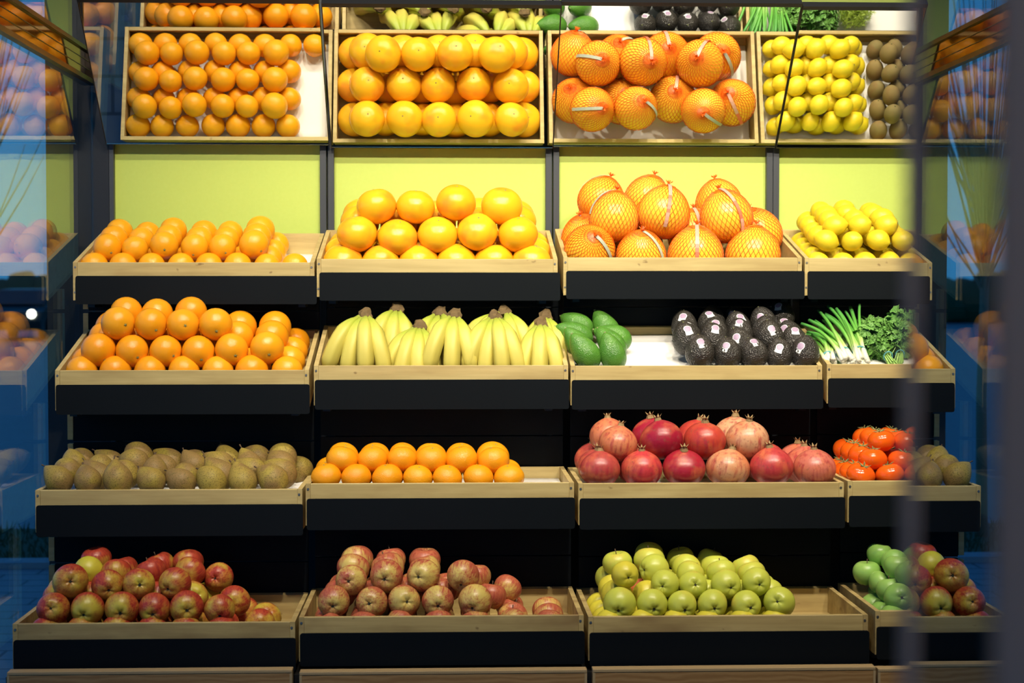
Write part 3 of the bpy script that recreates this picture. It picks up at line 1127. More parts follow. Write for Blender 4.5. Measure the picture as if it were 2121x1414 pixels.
class Pile:
    """collects the fruit of one crate, then builds and labels it"""

    def __init__(s, crate, kind, desc, cat, where, maker):
        s.q, s.kind, s.desc, s.cat, s.where, s.maker = crate, kind, desc, cat, where, maker
        s.items = []

    def pixels(s, layer, row, v, pts, **kw):
        for p in pts:
            P = s.q.pix(p[0], p[1], v)
            r = p[2] * P.y / FPX
            s.items.append(dict(p=P, r=r, layer=layer, row=row, kw={**kw, **(p[3] if len(p) > 3 else {})}))
        return s

    def back(s, layer, row0, n, dv, du=0.0, dw=0.0, jitter=.003, skip=()):
        base = [i for i in s.items if i['layer'] == layer and i['row'] == row0]
        for k in range(1, n + 1):
            for j, b in enumerate(sorted(base, key=lambda i: i['p'].x)):
                if (k, j) in skip:
                    continue
                u, v, w = s.q.uvw(b['p'])
                P = s.q.loc(u + du * k + RNG.uniform(-jitter, jitter), v + dv * k + RNG.uniform(-jitter, jitter), w + dw * k + RNG.uniform(-jitter, jitter))
                s.items.append(dict(p=P, r=b['r'] * RNG.uniform(.96, 1.03), layer=layer, row=row0 + k, kw=b['kw']))
        return s

    def grid(s, layer, row, us, v, w, r, jitter=.002, **kw):
        for u in us:
            P = s.q.loc(u + RNG.uniform(-jitter, jitter), v + RNG.uniform(-jitter, jitter), w)
            s.items.append(dict(p=P, r=r * RNG.uniform(.97, 1.03), layer=layer, row=row, kw=kw))
        return s

    def relax(s, eff, n=40):
        q = s.q
        for it in s.items:
            it['fix'] = it['row'] == 0
            it['e'] = it['r'] * eff
            it['p0'] = it['p'].copy()
        for _ in range(n):
            for i, a in enumerate(s.items):
                for b in s.items[:i]:
                    if a['fix'] and b['fix']:
                        continue
                    d = a['p'] - b['p']
                    L = d.length
                    gap = .97 * (a['e'] + b['e']) - L
                    if gap <= 0 or L < 1e-5:
                        continue
                    d = d / L * gap * .5
                    d.x *= .5
                    if a['fix']:
                        b['p'] = b['p'] - d * 1.4
                    elif b['fix']:
                        a['p'] = a['p'] + d * 1.4
                    else:
                        a['p'] = a['p'] + d * .7
                        b['p'] = b['p'] - d * .7
            for a in s.items:
                if a['fix']:
                    continue
                u, v, w = q.uvw(a['p'])
                e = a['e']
                u = min(max(u, TH + e), q.W - TH - e)
                v = min(max(v, TH + e), DEPTH - TH - e * .9)
                w0 = q.uvw(a['p0'])[2]
                w = min(max(w, -q.fw + e), w0 + .012)
                a['p'] = q.loc(u, v, w)
        return s

    def build(s, eff=None):
        if eff:
            s.relax(eff)
        L = sorted({i['layer'] for i in s.items})
        names = {1: [''], 2: ['bottom layer', 'top layer'], 3: ['bottom layer', 'middle layer', 'top layer']}[len(L)]
        for li, l in enumerate(L):
            rows = sorted({i['row'] for i in s.items if i['layer'] == l})
            for ri, rw in enumerate(rows):
                row = sorted([i for i in s.items if i['layer'] == l and i['row'] == rw], key=lambda i: i['p'].x)
                rn = 'front row' if ri == 0 else ORD[ri] + ' row'
                for k, it in enumerate(row):
                    o = s.maker(it)
                    o.location = it['p']
                    o.scale = (it['r'],) * 3
                    kn = '%s from left' % ORD[k] if len(row) > 1 else ''
                    desc = it['kw'].get('desc', s.desc)
                    bits = [b for b in (names[li], rn, kn) if b]
                    tag(o, '%s in %s, %s' % (desc, s.where, ', '.join(bits)), s.cat, s.kind)


def simple(meshes, name, axis, ja, parts, spin=None):
    def mk(it):
        o = obj(name, RNG.choice(meshes))
        d = it['kw'].get('axis', axis)
        j = it['kw'].get('ja', ja)
        o.rotation_euler = orient(jit(d, j), RNG.uniform(0, 6.28) if spin is None else RNG.uniform(-spin, spin))
        if 'col' in it['kw']:
            o.color = (*it['kw']['col'], 1)
        for me, prob in parts:
            if RNG.random() < prob:
                obj(me.name.split('.')[0], me, o)
        return o
    return mk


def us(px0, px1, n, q, y=None):
    """n crate u positions spread between two front pixels"""
    Y = q.O.y + .05
    a, b = at(px0, 700, Y).x - q.O.x, at(px1, 700, Y).x - q.O.x
    return [a + (b - a) * i / max(1, n - 1) for i in range(n)]


# --- top tier: oranges
q = CR[0, 0]
p = Pile(q, 'oranges in the top tier crate', 'round orange', 'orange', 'top tier orange crate', simple(ORANGE1, 'orange', (.25, -.85, -.35), .45, [(BTN_O, .85)]))
p.grid(0, 0, us(196, 612, 8, q), .052, -.024, .039)
for i, v in enumerate((.146, .24, .334)):
    p.grid(0, i + 1, us(196, 552, 7, q), v, -.024, .039)
p.pixels(1, 0, .099, [(223, 513, 29.5), (280, 516, 27.5), (340, 508, 29.5), (403, 512, 28), (461, 512, 28), (526, 506, 31)])
p.back(1, 0, 2, .092)
p.build(.97)
# --- top tier: grapefruits
q = CR[0, 1]
p = Pile(q, 'grapefruits in the top tier crate', 'yellow grapefruit', 'grapefruit', 'top tier grapefruit crate', simple(GRAPE, 'grapefruit', (0, -.25, 1), .3, [(BTN_G, 1)]))
G0 = us(709, 1104, 6, q)
for i, v in enumerate((.076, .190, .304)):
    p.grid(0, i, G0, v, -.026, .0565)
p.pixels(1, 0, .096, [(740, 484, 42), (824, 491, 41), (906, 486, 41), (990, 481, 42), (1073, 485, 41)])
p.back(1, 0, 2, .118, jitter=.004)
p.pixels(2, 0, .135, [(779, 428, 42), (861, 429, 40), (945, 420, 42), (1039, 427, 43)])
p.build(.93)


# --- top tier: pomelos in nets
def mk_pomelo(it):
    kw = it['kw']
    i = RNG.randrange(2)
    o = obj('pomelo', POMELO[i])
    o.rotation_euler = orient(jit(kw.get('axis', (0, -.4, 1)), .08), kw.get('spin', RNG.uniform(-.5, .5)))
    obj('net', NET[i], o)
    k = obj('net_knot', TUFT, o)
    obj('clip', CLIP, k)
    if kw.get('rib'):
        obj('ribbon', {'w': RIB_W, 'r': RIB_R}[kw['rib']], o)
    return o


q = CR[0, 2]
p = Pile(q, 'netted pomelos', 'yellow pomelo in orange net', 'pomelo', 'pomelo crate', mk_pomelo)
p.pixels(0, 0, .085, [(1222, 516, 52, dict(axis=(.15, -.85, .45), rib='w', spin=.9)), (1328, 528, 51, dict(axis=(0, -.5, .85), rib='w', spin=.9)),
                      (1441, 527, 57, dict(axis=(0, -.25, 1), rib='r', spin=-.1)), (1560, 526, 56, dict(axis=(.1, -.1, 1), spin=2.5, rib='w'))])
p.pixels(0, 1, .255, [(1206, 483, 50, dict(axis=(-.3, -.5, .8))), (1322, 486, 50, dict(axis=(.1, -.3, 1), rib='w', spin=1.2)), (1442, 474, 52, dict(axis=(0, -.2, 1), rib='r')),
                      (1572, 484, 52, dict(axis=(-.3, -.3, 1), rib='r', spin=2.8))])
p.pixels(1, 0, .150, [(1272, 449, 51, dict(axis=(.1, -.05, 1), rib='w', spin=-1.3)), (1375, 440, 54, dict(axis=(.1, .05, 1), rib='r', spin=.05)), (1504, 448, 54, dict(axis=(-.25, -.05, 1), rib='r', spin=.4))])
p.pixels(1, 1, .305, [(1243, 424, 48, dict(axis=(.35, .1, 1), rib='w', spin=-1.6)), (1340, 420, 47, dict(axis=(.2, -.3, 1), rib='w', spin=2)), (1484, 430, 48, dict(axis=(-.2, .2, 1), rib='w', spin=2.2))])
p.build(.98)
# --- top tier: lemons and kiwis
q = CR[0, 3]
p = Pile(q, 'lemons', 'yellow lemon', 'lemon', 'lemon heap', simple(LEMON, 'lemon', (.75, -.55, -.1), .45, [(BTN_L, .7)]))
L0 = us(1695, 1890, 5, q)
for i in range(5):
    p.grid(0, i, L0, .05 + .068 * i, -.026, .0375, .004)
p.pixels(1, 0, .066, [(1711, 498, 27), (1765, 499, 25), (1819, 497, 27), (1870, 498, 26)])
p.back(1, 0, 4, .066, jitter=.005)
p.pixels(2, 0, .095, [(1730, 467, 27), (1780, 466, 27), (1835, 467, 27)])
p.back(2, 0, 3, .066, jitter=.005)
p.build(.86)
p = Pile(q, 'kiwis', 'brown kiwi', 'kiwi', 'heap beside lemons', simple(KIWI, 'kiwi', (.1, -.6, .7), .4, [(STEM_AVO, .6)]))
K0 = [.40 + .066 * i for i in range(4)]
for i in range(5):
    p.grid(0, i, K0, .055 + .07 * i, -.028, .036, .004)
for i in range(4):
    p.grid(1, i, [u + .033 for u in K0[:3]], .09 + .07 * i, .022, .036, .004)
p.build(.86)

# --- second tier: oranges
q = CR[1, 0]
p = Pile(q, 'oranges in the second tier crate', 'large orange', 'orange', 'second tier orange crate', simple(ORANGE2, 'orange', (.42, -.8, -.3), .3, [(BTN_O, 1)]))
O0 = us(167, 593, 7, q)
for i in range(4):
    p.grid(0, i, O0, .056 + .092 * i, -.021, .044)
p.pixels(1, 0, .088, [(204, 725, 35.5), (274, 727, 34), (343, 727, 33.5), (411, 728, 34), (480, 724, 34.5), (553, 720, 34.5)])
p.back(1, 0, 2, .090)
p.pixels(2, 0, .125, [(245, 669, 34.5), (313, 671, 33.5), (379, 672, 33.5), (447, 672, 34.5)])
p.pixels(2, 1, .215, [(263, 653, 33), (327, 656, 32), (397, 652, 33)])
p.build(.97)


# --- second tier: bananas
def banana_mesh(seed, length=.205, b0=68, b1=-12):
    rg = random.Random(seed)
    n, m = 22, 15
    P = Vector((0, 0, 0))
    v, f, uvs = [], [], []
    path = []
    for i in range(n + 1):
        s = i / n
        b = math.radians(b0 + (b1 - b0) * min(1, s * 1.05))
        path.append((P.copy(), b))
        P = P + Vector((0, -math.sin(b), -math.cos(b))) * (length / n)
    for i, (c, b) in enumerate(path):
        s = i / n
        r = .0232 * (.32 + .66 * min(1, max(0, (s - .08) / .26)) ** .8 if s < .34 else 1.0)
        if s > .8:
            r = .0232 * (1 - .75 * ((s - .8) / .2) ** 2.0)
        ax = Vector((1, 0, 0))
        ay = Vector((0, -math.cos(b), math.sin(b)))
        for k in range(m):
            a = 2 * PI * k / m
            q_ = r * (1 + .10 * math.cos(5 * a + .6))
            v.append(c + ax * (q_ * math.cos(a)) + ay * (q_ * math.sin(a)))
    for i in range(n):
        for k in range(m):
            f.append((i * m + k, i * m + (k + 1) % m, (i + 1) * m + (k + 1) % m, (i + 1) * m + k))
    f.append(tuple(range(m)))
    f.append(tuple(range(n * m, n * m + m))[::-1])
    me = mesh('banana', v, f, MAT['banana'], True)
    uvl = me.uv_layers.new(name='uv')
    for lp in me.loops:
        uvl.data[lp.index].uv = ((lp.vertex_index % m) / m, (lp.vertex_index // m) / n)
    return me


BAN = [banana_mesh(1), banana_mesh(2, .195, 60, -8), banana_mesh(3, .21, 75, -16), banana_mesh(4, .20, 35, -12), banana_mesh(5, .20, 20, -20)]


def crown_mesh(seed):
    rg = random.Random(seed)
    m = MB()
    m.tube([(0, -.014, -.016), (0, -.004, -.002), (0, .004, .012), (rg.uniform(-.004, .004), .010, .024)], [.015, .016, .013, .008], 7)
    v = [p + Vector((p.x * .55, 0, 0)) + Vector([rg.uniform(-.0035, .0035) for _ in 'xyz']) for p in m.v]
    return mesh('crown', v, m.f, MAT['crown'], False)


CRW = [crown_mesh(i) for i in range(4)]
q = CR[1, 1]
HANDS = [  # crown pixel, depth, fan angles of front row, back row
    (757, 652, .172, (-29, -13, 1, 15), (-22, 6), 'front row, first from left'),
    (869, 676, .172, (-30, -14, -1, 13), (-20, 4), 'front row, second from left'),
    (942, 652, .172, (-20, -3, 13), (-12, 6), 'front row, third from left'),
    (1024, 656, .172, (-22, -8, 5, 18), (-10, 12), 'front row, fourth from left'),
    (1120, 670, .175, (-17, -3, 12), (-10, 8), 'front row, fifth from left'),
    (822, 640, .275, (-20, -4, 12), (-8, 6), 'back row, first from left'),
    (911, 648, .270, (-24, -6, 12), (-8, 6), 'back row, second from left'),
    (1044, 645, .275, (-45, -26, 8, 24), (-8, 6), 'back row, third from left'),
    (1130, 655, .270, (-16, 0, 14), (-8, 6), 'back row, fourth from left')]
for hi, (px, py, v, fan, fan2, where) in enumerate(HANDS):
    P = q.pix(px, py, v)
    root = empty('banana_bunch', P)
    tag(root, 'bunch of yellow bananas standing stem up, %s' % where, 'bananas', 'banana bunches')
    obj('crown', CRW[hi % 4], root).scale = (.85, .85, .72)
    for k, a in enumerate(fan):
        b = obj('banana', BAN[(hi + k) % 3], root)
        b.rotation_euler = (0, math.radians(-a * .66), math.radians(a * .9))
        b.location = (math.sin(math.radians(a)) * .034, -.006, -.006)
        b.scale = (1.0, 1, RNG.uniform(.93, 1.02))
    for k, a in enumerate(fan2):
        b = obj('banana', BAN[3 + k % 2], root)
        b.rotation_euler = (0, math.radians(-a), math.radians(a * .6))
        b.location = (math.sin(math.radians(a)) * .02, .008, -.008)

# --- second tier: avocados
q = CR[1, 2]
p = Pile(q, 'green avocados', 'smooth green avocado', 'avocado', 'two columns of green avocados', simple(AVOG, 'green_avocado', (-.55, .1, .8), .1, [(STEM_AVO, 1)]))
p.pixels(0, 0, .055, [(1210, 727, 44, dict(axis=(-.6, .05, .75))), (1267, 729, 43, dict(axis=(-.35, .05, .9)))])
p.pixels(0, 1, .130, [(1196, 711, 40, dict(axis=(-.5, .1, .8))), (1264, 710, 41, dict(axis=(-.6, .1, .7)))])
p.pixels(0, 2, .200, [(1188, 692, 42, dict(axis=(-.85, .1, .35))), (1268, 697, 42, dict(axis=(-.85, .1, .4)))])
p.pixels(0, 3, .290, [(1194, 671, 38, dict(axis=(-.8, .1, .45))), (1253, 677, 41, dict(axis=(-.55, .1, .8)))])
p.build()


def mk_hass(it):
    o = obj('black_avocado', RNG.choice(AVOD))
    o.rotation_euler = orient(jit((-.15, .25, 1), .22), RNG.uniform(-.35, .25))
    a, b = RNG.choice(STK)
    s = obj('sticker', a, o)
    obj('sticker_disc', b, s)
    obj('stem', STEM_AVO, o)
    return o


p = Pile(q, 'black avocados', 'pebbly black avocado with sticker', 'avocado', 'group of black avocados', mk_hass)
p.pixels(0, 0, .050, [(1449, 728, 36), (1507, 731, 34), (1561, 731, 34), (1614, 733, 33), (1668, 729, 36)])
p.pixels(0, 1, .118, [(1430, 708, 35), (1480, 705, 34), (1538, 711, 34), (1598, 705, 35), (1656, 711, 34)])
p.pixels(0, 2, .186, [(1424, 694, 34), (1487, 690, 34), (1533, 692, 33), (1588, 690, 34), (1645, 696, 34)])
p.pixels(0, 3, .254, [(1420, 680, 33), (1473, 676, 33), (1534, 678, 33), (1590, 677, 33), (1642, 682, 33)])
p.pixels(0, 4, .322, [(1417, 673, 30), (1488, 665, 31), (1533, 666, 31), (1583, 664, 31), (1633, 663, 31)])
p.build(.84)


# --- second tier: spring onions, parsley, dill
def stalk(path, r0, r1, seed):
    n, m = len(path), 6
    v, f = [], []
    mb = MB()
    rad = []
    for i in range(n):
        s = i / (n - 1)
        rad.append(r0 * (1.5 - 1.6 * s) if s < .12 else r0 + (r1 - r0) * s)
    mb.tube(path, rad, m)
    me = mesh('stalk', mb.v, mb.f, MAT['onion'], True)
    u = me.uv_layers.new(name='uv')
    for lp in me.loops:
        u.data[lp.index].uv = ((lp.vertex_index % m) / m, (lp.vertex_index // m) / (n - 1))
    return me


q = CR[1, 3]
ONI = [  # bulbs pixel, tip pixel, how many, label
    ((1757, 748), (1700, 668), 13, 'bundle of spring onions with white bulbs lying in front of the parsley'),
    ((1787, 750), (1748, 648), 11, 'bundle of spring onions leaning on the parsley, tallest green tips'),
    ((1722, 752), (1690, 700), 9, 'bundle of spring onions tucked beside the black avocados')]
for bi, (a, b, n, lab) in enumerate(ONI):
    A = q.pix(a[0], a[1], .035)
    B = q.pix(b[0], b[1], .27)
    root = empty('spring_onion_bundle', A)
    tag(root, lab, 'spring onions', 'spring onion bundles')
    for k in range(n):
        ang = 2 * PI * k / n
        o0 = Vector((math.cos(ang) * .013 + RNG.uniform(-.004, .004), RNG.uniform(-.012, .01), math.sin(ang) * .011))
        D = B - A
        o1 = Vector((RNG.uniform(-.07, .055), RNG.uniform(-.04, .03), RNG.uniform(-.045, .03)))
        D = D * RNG.uniform(.75, 1.08)
        pth = []
        for i in range(11):
            s = i / 10
            pth.append(o0 * (1 - .25 * math.sin(s * PI)) + D * s * 1.08 + o1 * s ** 1.4 + Vector((0, 0, .018 * math.sin(PI * s))))
        obj('stalk', stalk(pth, .0052, RNG.uniform(.003, .0065), k), root)
    mid = (B - A) * .17
    ring = [mid + Vector((math.cos(t * PI / 8) * .0185, -math.sin(t * PI / 8) * .004, math.sin(t * PI / 8) * .0165 + .004)) for t in range(17)]
    MB().tube(ring, .0025, 6).build('rubber_band', MAT['band'], root, True)


def herb(pixel, v, r, lab, leafm, n, cat, fine=False, seed=1):
    rg = random.Random(seed)
    C = q.pix(pixel[0], pixel[1], v)
    B = q.pix(pixel[2], pixel[3], max(.03, v - .09))
    root = empty('herb_bunch', B)
    tag(root, lab, cat, 'herb bunches')
    K = C - B
    lf = MB()
    sm = MB()
    for i in range(n):
        d = Vector((rg.gauss(0, 1), rg.gauss(0, 1), rg.gauss(0, 1))).normalized()
        c = K + Vector((d.x * r[0], d.y * r[1], d.z * r[2])) * rg.uniform(.25, 1.25) ** .6
        if fine:
            for j in range(5):
                e = Vector((rg.gauss(0, 1), rg.gauss(0, 1), rg.gauss(0, 1))).normalized() * .014
                lf.tube([c, c + e], [.0007, .0004], 3, False)
            continue
        N_ = (d * .7 + Vector((rg.uniform(-1, 1), rg.uniform(-1, .3), rg.uniform(-.3, 1)))).normalized()
        a = N_.cross(Vector((rg.uniform(-1, 1), rg.uniform(-1, 1), rg.uniform(-1, 1)))).normalized()
        b = N_.cross(a)
        s = rg.uniform(.010, .019)
        for ang in (-.95, 0, .95):      # three toothed leaflets
            e1 = a * math.cos(ang) + b * math.sin(ang)
            e2 = -a * math.sin(ang) + b * math.cos(ang)
            pts = [c, c + e1 * s * .55 + e2 * s * .42 + N_ * .002, c + e1 * s * .95 + e2 * s * .5, c + e1 * s * 1.0 + e2 * s * .15 + N_ * .001,
                   c + e1 * s * 1.35, c + e1 * s * 1.0 - e2 * s * .15 + N_ * .001, c + e1 * s * .95 - e2 * s * .5, c + e1 * s * .55 - e2 * s * .42 + N_ * .002]
            mid_ = c + e1 * s * .7 - N_ * .0015
            lf.add(pts + [mid_], [(8, j, (j + 1) % 8) for j in range(8)])
    for i in range(26):
        e = K + Vector((rg.uniform(-1, 1) * r[0], rg.uniform(-.8, .8) * r[1], rg.uniform(-.5, .7) * r[2]))
        s0 = Vector((rg.uniform(-.016, .016), rg.uniform(-.01, .012), rg.uniform(-.006, .012)))
        sm.tube([s0, s0 * .6 + K * .35, e], [.0018, .0015, .0009], 4)
    me = mesh('leaves', lf.v, lf.f, leafm)
    o = obj('leaves', me, root)
    o['kind'] = 'stuff'
    sm.build('stems', MAT['herbstem'], root)
    mid = K * .3
    ring = [mid + Vector((math.cos(t * PI / 8) * .012, -.004 * math.sin(t * PI / 8), math.sin(t * PI / 8) * .013 + .004)) for t in range(17)]
    MB().tube(ring, .002, 6).build('rubber_band', MAT['band'], root, True)


herb((1815, 705, 1850, 756), .15, (.062, .05, .05), 'leafy parsley bunch beside the spring onions', MAT['parsley'], 420, 'parsley', seed=2)
herb((1872, 688, 1860, 758), .17, (.05, .06, .06), 'leafy parsley bunch against the door edge, rising highest', MAT['parsley'], 420, 'parsley', seed=3)
herb((1800, 690, 1806, 720), .29, (.06, .05, .04), 'leafy parsley bunch at the back behind the spring onions', MAT['parsley'], 400, 'parsley', seed=4)
herb((1960, 700, 1960, 752), .14, (.06, .06, .045), 'feathery yellow green dill bunch right of the parsley', MAT['dill'], 900, 'dill', True, seed=5)

# --- third tier: pears
q = CR[2, 0]
p = Pile(q, 'russet pears', 'russet pear', 'pear', 'pear crate', simple(PEAR, 'pear', (-.5, .62, .42), .38, [(STEM_PEAR, 1), (EYE_PEAR, 1)]))
p.pixels(0, 0, .052, [(118, 989, 37), (180, 992, 37), (243, 988, 40), (308, 992, 36), (371, 993, 36), (436, 991, 39), (501, 990, 38), (563, 990, 40)])
p.back(0, 0, 3, .085, du=.002, dw=.009, jitter=.008)
p.pixels(0, 4, .335, [(613, 966, 38, dict(axis=(-.8, .5, .25)))])
p.build(.72)
# --- third tier: mandarins
q = CR[2, 1]
p = Pile(q, 'mandarins', 'bright mandarin', 'mandarin', 'mandarin crate', simple(MAND, 'mandarin', (0, -.15, 1), .25, [(BTN_M, .9)]))
p.pixels(0, 0, .055, [(675, 987, 31.5), (738, 988, 32), (802, 989, 33), (866, 990, 31), (927, 990, 31.5), (991, 989, 32), (1055, 990, 32.5)])
p.back(0, 0, 2, .080)
p.pixels(1, 0, .092, [(709, 952, 33), (772, 951, 31.5), (832, 951, 31), (894, 951, 33), (956, 952, 33), (1022, 954, 34)])
p.back(1, 0, 1, .080)
p.build(.90)
# --- third tier: pomegranates
q = CR[2, 2]
p = Pile(q, 'pomegranates', 'mottled red pomegranate', 'pomegranate', 'pomegranate crate', simple(POME, 'pomegranate', (0, -.1, 1), .22, [(CROWN_P, 1)]))
p.pixels(0, 0, .062, [(1243, 972, 42, dict(col=(.40, .06, .05))), (1329, 972, 43, dict(col=(.52, .045, .05))), (1417, 970, 44, dict(col=(.34, .014, .03))), (1508, 971, 45, dict(col=(.60, .30, .15))), (1598, 967, 45.5, dict(col=(.48, .05, .05))), (1687, 970, 44, dict(col=(.55, .15, .10)))])
p.back(0, 0, 2, .108, skip=((1, 2), (1, 3), (2, 2), (2, 3)))
p.pixels(1, 0, .108, [(1280, 919, 41, dict(col=(.56, .19, .09))), (1370, 911, 45, dict(col=(.30, .010, .03))), (1460, 912, 44.5, dict(col=(.46, .05, .03))), (1548, 911, 44.5, dict(col=(.60, .32, .17)))])
p.back(1, 0, 1, .108, jitter=.006, du=-.012)
p.build(.97)
# --- third tier: tomatoes
q = CR[2, 3]
p = Pile(q, 'tomatoes', 'glossy tomato', 'tomato', 'tomato heap', simple(TOMATO, 'tomato', (0, -.12, 1), .25, [(CALYX_T, 1)]))
p.pixels(0, 0, .05, [(1783, 983, 30), (1843, 983, 30), (1903, 984, 30), (1964, 984, 30)])
p.back(0, 0, 3, .074)
p.pixels(1, 0, .085, [(1807, 951, 30), (1868, 955, 29), (1928, 954, 29)])
p.back(1, 0, 3, .072, du=-.006)
p.pixels(2, 0, .125, [(1826, 913, 29), (1879, 916, 28), (1935, 915, 28)])
p.back(2, 0, 2, .07, du=-.004)
p.build(.90)


# --- bottom tier: apples
def mk_apple(default, name='apple', axis=(0, .95, .1), ja=.38):
    def mk(it):
        kw = it['kw']
        o = obj(name, RNG.choice(APPLE[kw.get('mat', default)]))
        o.rotation_euler = orient(jit(kw.get('axis', axis), kw.get('ja', ja)), RNG.uniform(0, 6.28))
        obj('calyx', CALYX, o)
        if RNG.random() < .7:
            obj('stem', STEM_APPLE, o)
        return o
    return mk


UPA = dict(axis=(.1, .3, 1), ja=.5)
q = CR[3, 0]
p = Pile(q, 'red and yellow apples', 'red yellow apple', 'apple', 'bottom crate nearest window', mk_apple('applered'))
p.grid(0, 0, us(90, 455, 6, q), .052, -.030, .038)
p.grid(0, 1, us(90, 530, 7, q), .13, -.030, .038)
p.grid(0, 2, us(90, 534, 7, q), .21, -.030, .038)
p.grid(0, 3, us(90, 480, 6, q), .29, -.030, .038)
p.pixels(1, 0, .070, [(110, 1260, 34), (181, 1261, 35), (252, 1260, 35), (320, 1261, 33), (387, 1257, 34.5), (455, 1263, 32)])
p.pixels(1, 1, .15, [(120, 1250, 34), (187, 1250, 34), (255, 1248, 34), (325, 1248, 34), (394, 1246, 34), (478, 1258, 33)])
p.pixels(1, 2, .23, [(130, 1235, 33), (200, 1236, 33), (270, 1235, 33), (340, 1235, 33), (430, 1228, 31, dict(mat='applegold')), (443, 1204, 31)])
p.pixels(2, 0, .110, [(146, 1203, 36), (223, 1212, 32.5), (288, 1210, 33), (362, 1208, 34)])
p.pixels(2, 1, .19, [(184, 1194, 31, dict(mat='applegold')), (241, 1197, 31, UPA), (314, 1192, 32, UPA), (393, 1196, 32, UPA)])
p.pixels(2, 2, .27, [(203, 1162, 32, UPA), (254, 1187, 31, UPA), (331, 1172, 30, UPA), (390, 1167, 32, UPA)])
p.build(.95)
q = CR[3, 1]
p = Pile(q, 'striped red apples', 'striped pale red apple', 'apple', 'bottom crate under mandarins', mk_apple('applestripe'))
p.grid(0, 0, us(675, 1141, 7, q), .052, -.030, .038, axis=(.1, .3, 1), ja=.6)
p.grid(0, 1, us(675, 1141, 7, q), .13, -.030, .038, axis=(.1, .3, 1), ja=.6)
p.grid(0, 2, us(675, 1141, 7, q), .21, -.030, .038, axis=(.1, .3, 1), ja=.6)
p.grid(0, 3, us(675, 1060, 6, q), .29, -.030, .038, axis=(.1, .3, 1), ja=.6)
p.pixels(1, 0, .070, [(691, 1246, 33.5), (770, 1247, 33), (838, 1244, 33.5), (907, 1245, 33), (984, 1245, 36, dict(mat='applestripe'))])
p.pixels(1, 1, .15, [(702, 1236, 33, UPA), (776, 1236, 33, UPA), (846, 1235, 33, UPA), (914, 1235, 33, UPA), (1016, 1236, 31, UPA)])
p.pixels(1, 2, .23, [(712, 1222, 33, UPA), (786, 1224, 33, UPA), (855, 1224, 33, UPA), (925, 1224, 33, UPA), (1052, 1230, 30, UPA)])
p.pixels(2, 0, .110, [(727, 1202, 32.5), (800, 1193, 35), (876, 1192, 34.5), (959, 1193, 34.5)])
p.pixels(2, 1, .19, [(730, 1182, 34, UPA), (803, 1178, 35, UPA), (880, 1183, 33, UPA), (987, 1196, 31, UPA)])
p.pixels(2, 2, .27, [(740, 1160, 33, UPA), (810, 1160, 31, UPA), (880, 1161, 33, UPA)])
p.build(.95)
q = CR[3, 2]
p = Pile(q, 'yellow green apples', 'yellow green apple', 'apple', 'bottom crate under pomegranates', mk_apple('appleyellow'))
p.grid(0, 0, us(1262, 1610, 6, q), .052, -.030, .036, mat='applegold')
p.grid(0, 1, us(1262, 1610, 6, q), .13, -.030, .036, mat='applegold')
p.grid(0, 2, us(1262, 1610, 6, q), .21, -.030, .036, mat='applegold')
p.grid(0, 3, us(1262, 1610, 6, q), .29, -.030, .036, mat='applegold')
p.pixels(1, 0, .068, [(1283, 1251, 35), (1351, 1252, 32.5), (1413, 1253, 31), (1476, 1252, 31.5), (1546, 1253, 31.5), (1614, 1247, 33.5)])
p.pixels(1, 1, .145, [(1275, 1240, 33, dict(mat='applegold')), (1338, 1240, 31, dict(mat='applegold')), (1402, 1240, 31), (1466, 1240, 31), (1530, 1240, 31), (1594, 1240, 30)])
p.pixels(1, 2, .22, [(1267, 1228, 31, dict(mat='applegold')), (1329, 1221, 27, dict(mat='appleblush', desc='reddish apple', ja=.2, axis=(.1, .3, 1))), (1392, 1228, 30), (1456, 1228, 30), (1518, 1228, 30), (1580, 1228, 29)])
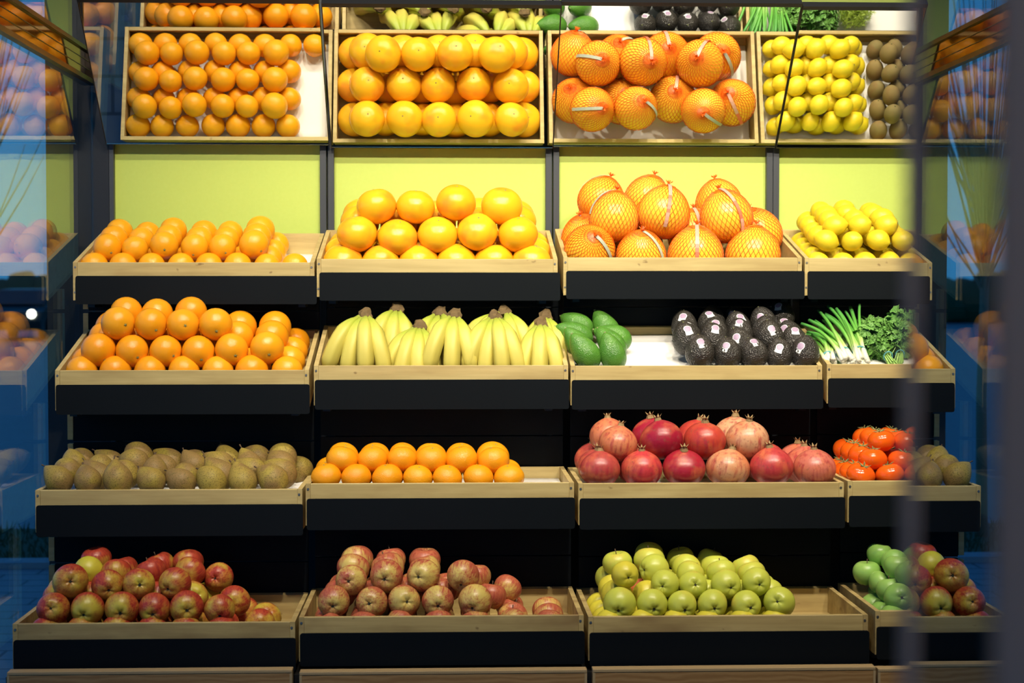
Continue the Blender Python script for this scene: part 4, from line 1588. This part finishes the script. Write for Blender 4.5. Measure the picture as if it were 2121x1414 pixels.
p.pixels(1, 3, .30, [(1262, 1198, 31, UPA), (1325, 1208, 30, UPA), (1385, 1208, 30, UPA), (1448, 1208, 30, UPA), (1510, 1210, 29, UPA)])
p.pixels(2, 0, .106, [(1295, 1190, 29, dict(mat='applegold')), (1377, 1209, 30), (1436, 1211, 30), (1504, 1210, 32), (1567, 1205, 31)])
p.pixels(2, 1, .18, [(1354, 1184, 33, dict(axis=(1, .3, .3))), (1430, 1196, 30, UPA), (1493, 1191, 31, UPA), (1556, 1196, 30, UPA)])
p.pixels(2, 2, .255, [(1279, 1168, 31, dict(axis=(-.2, -.1, 1), ja=.1)), (1345, 1162, 33, UPA), (1421, 1180, 31, UPA), (1483, 1180, 31, UPA), (1545, 1180, 30, UPA)])
p.pixels(2, 3, .325, [(1345, 1150, 30, UPA), (1410, 1158, 29, UPA), (1470, 1164, 27, UPA)])
p.build(.95)
q = CR[3, 3]
p = Pile(q, 'bright green apples', 'bright green apple', 'apple', 'green apple heap at right', mk_apple('appleleaf'))
p.grid(0, 0, us(1852, 2070, 5, q), .052, -.030, .035)
p.grid(0, 1, us(1852, 2070, 5, q), .13, -.030, .036)
p.grid(0, 2, us(1852, 2070, 5, q), .21, -.030, .036)
p.pixels(1, 0, .068, [(1861, 1237, 30.5), (1926, 1238, 30), (1990, 1238, 31)])
p.pixels(1, 1, .13, [(1843, 1232, 30, UPA), (1913, 1230, 30, UPA), (1980, 1230, 30, UPA)])
p.pixels(1, 2, .19, [(1829, 1214, 29, UPA), (1898, 1214, 29, UPA), (1968, 1214, 29, UPA)])
p.pixels(1, 3, .27, [(1782, 1194, 29, UPA), (1815, 1206, 28, UPA), (1890, 1204, 29, UPA)])
p.pixels(2, 0, .105, [(1882, 1189, 29, UPA), (1950, 1190, 29, UPA)])
p.pixels(2, 1, .16, [(1861, 1182, 29, UPA), (1935, 1180, 29, UPA)])
p.pixels(2, 2, .215, [(1854, 1168, 28, UPA), (1922, 1168, 28, UPA)])
p.pixels(2, 3, .28, [(1819, 1158, 27, UPA), (1900, 1158, 28, UPA)])
p.build(.95)
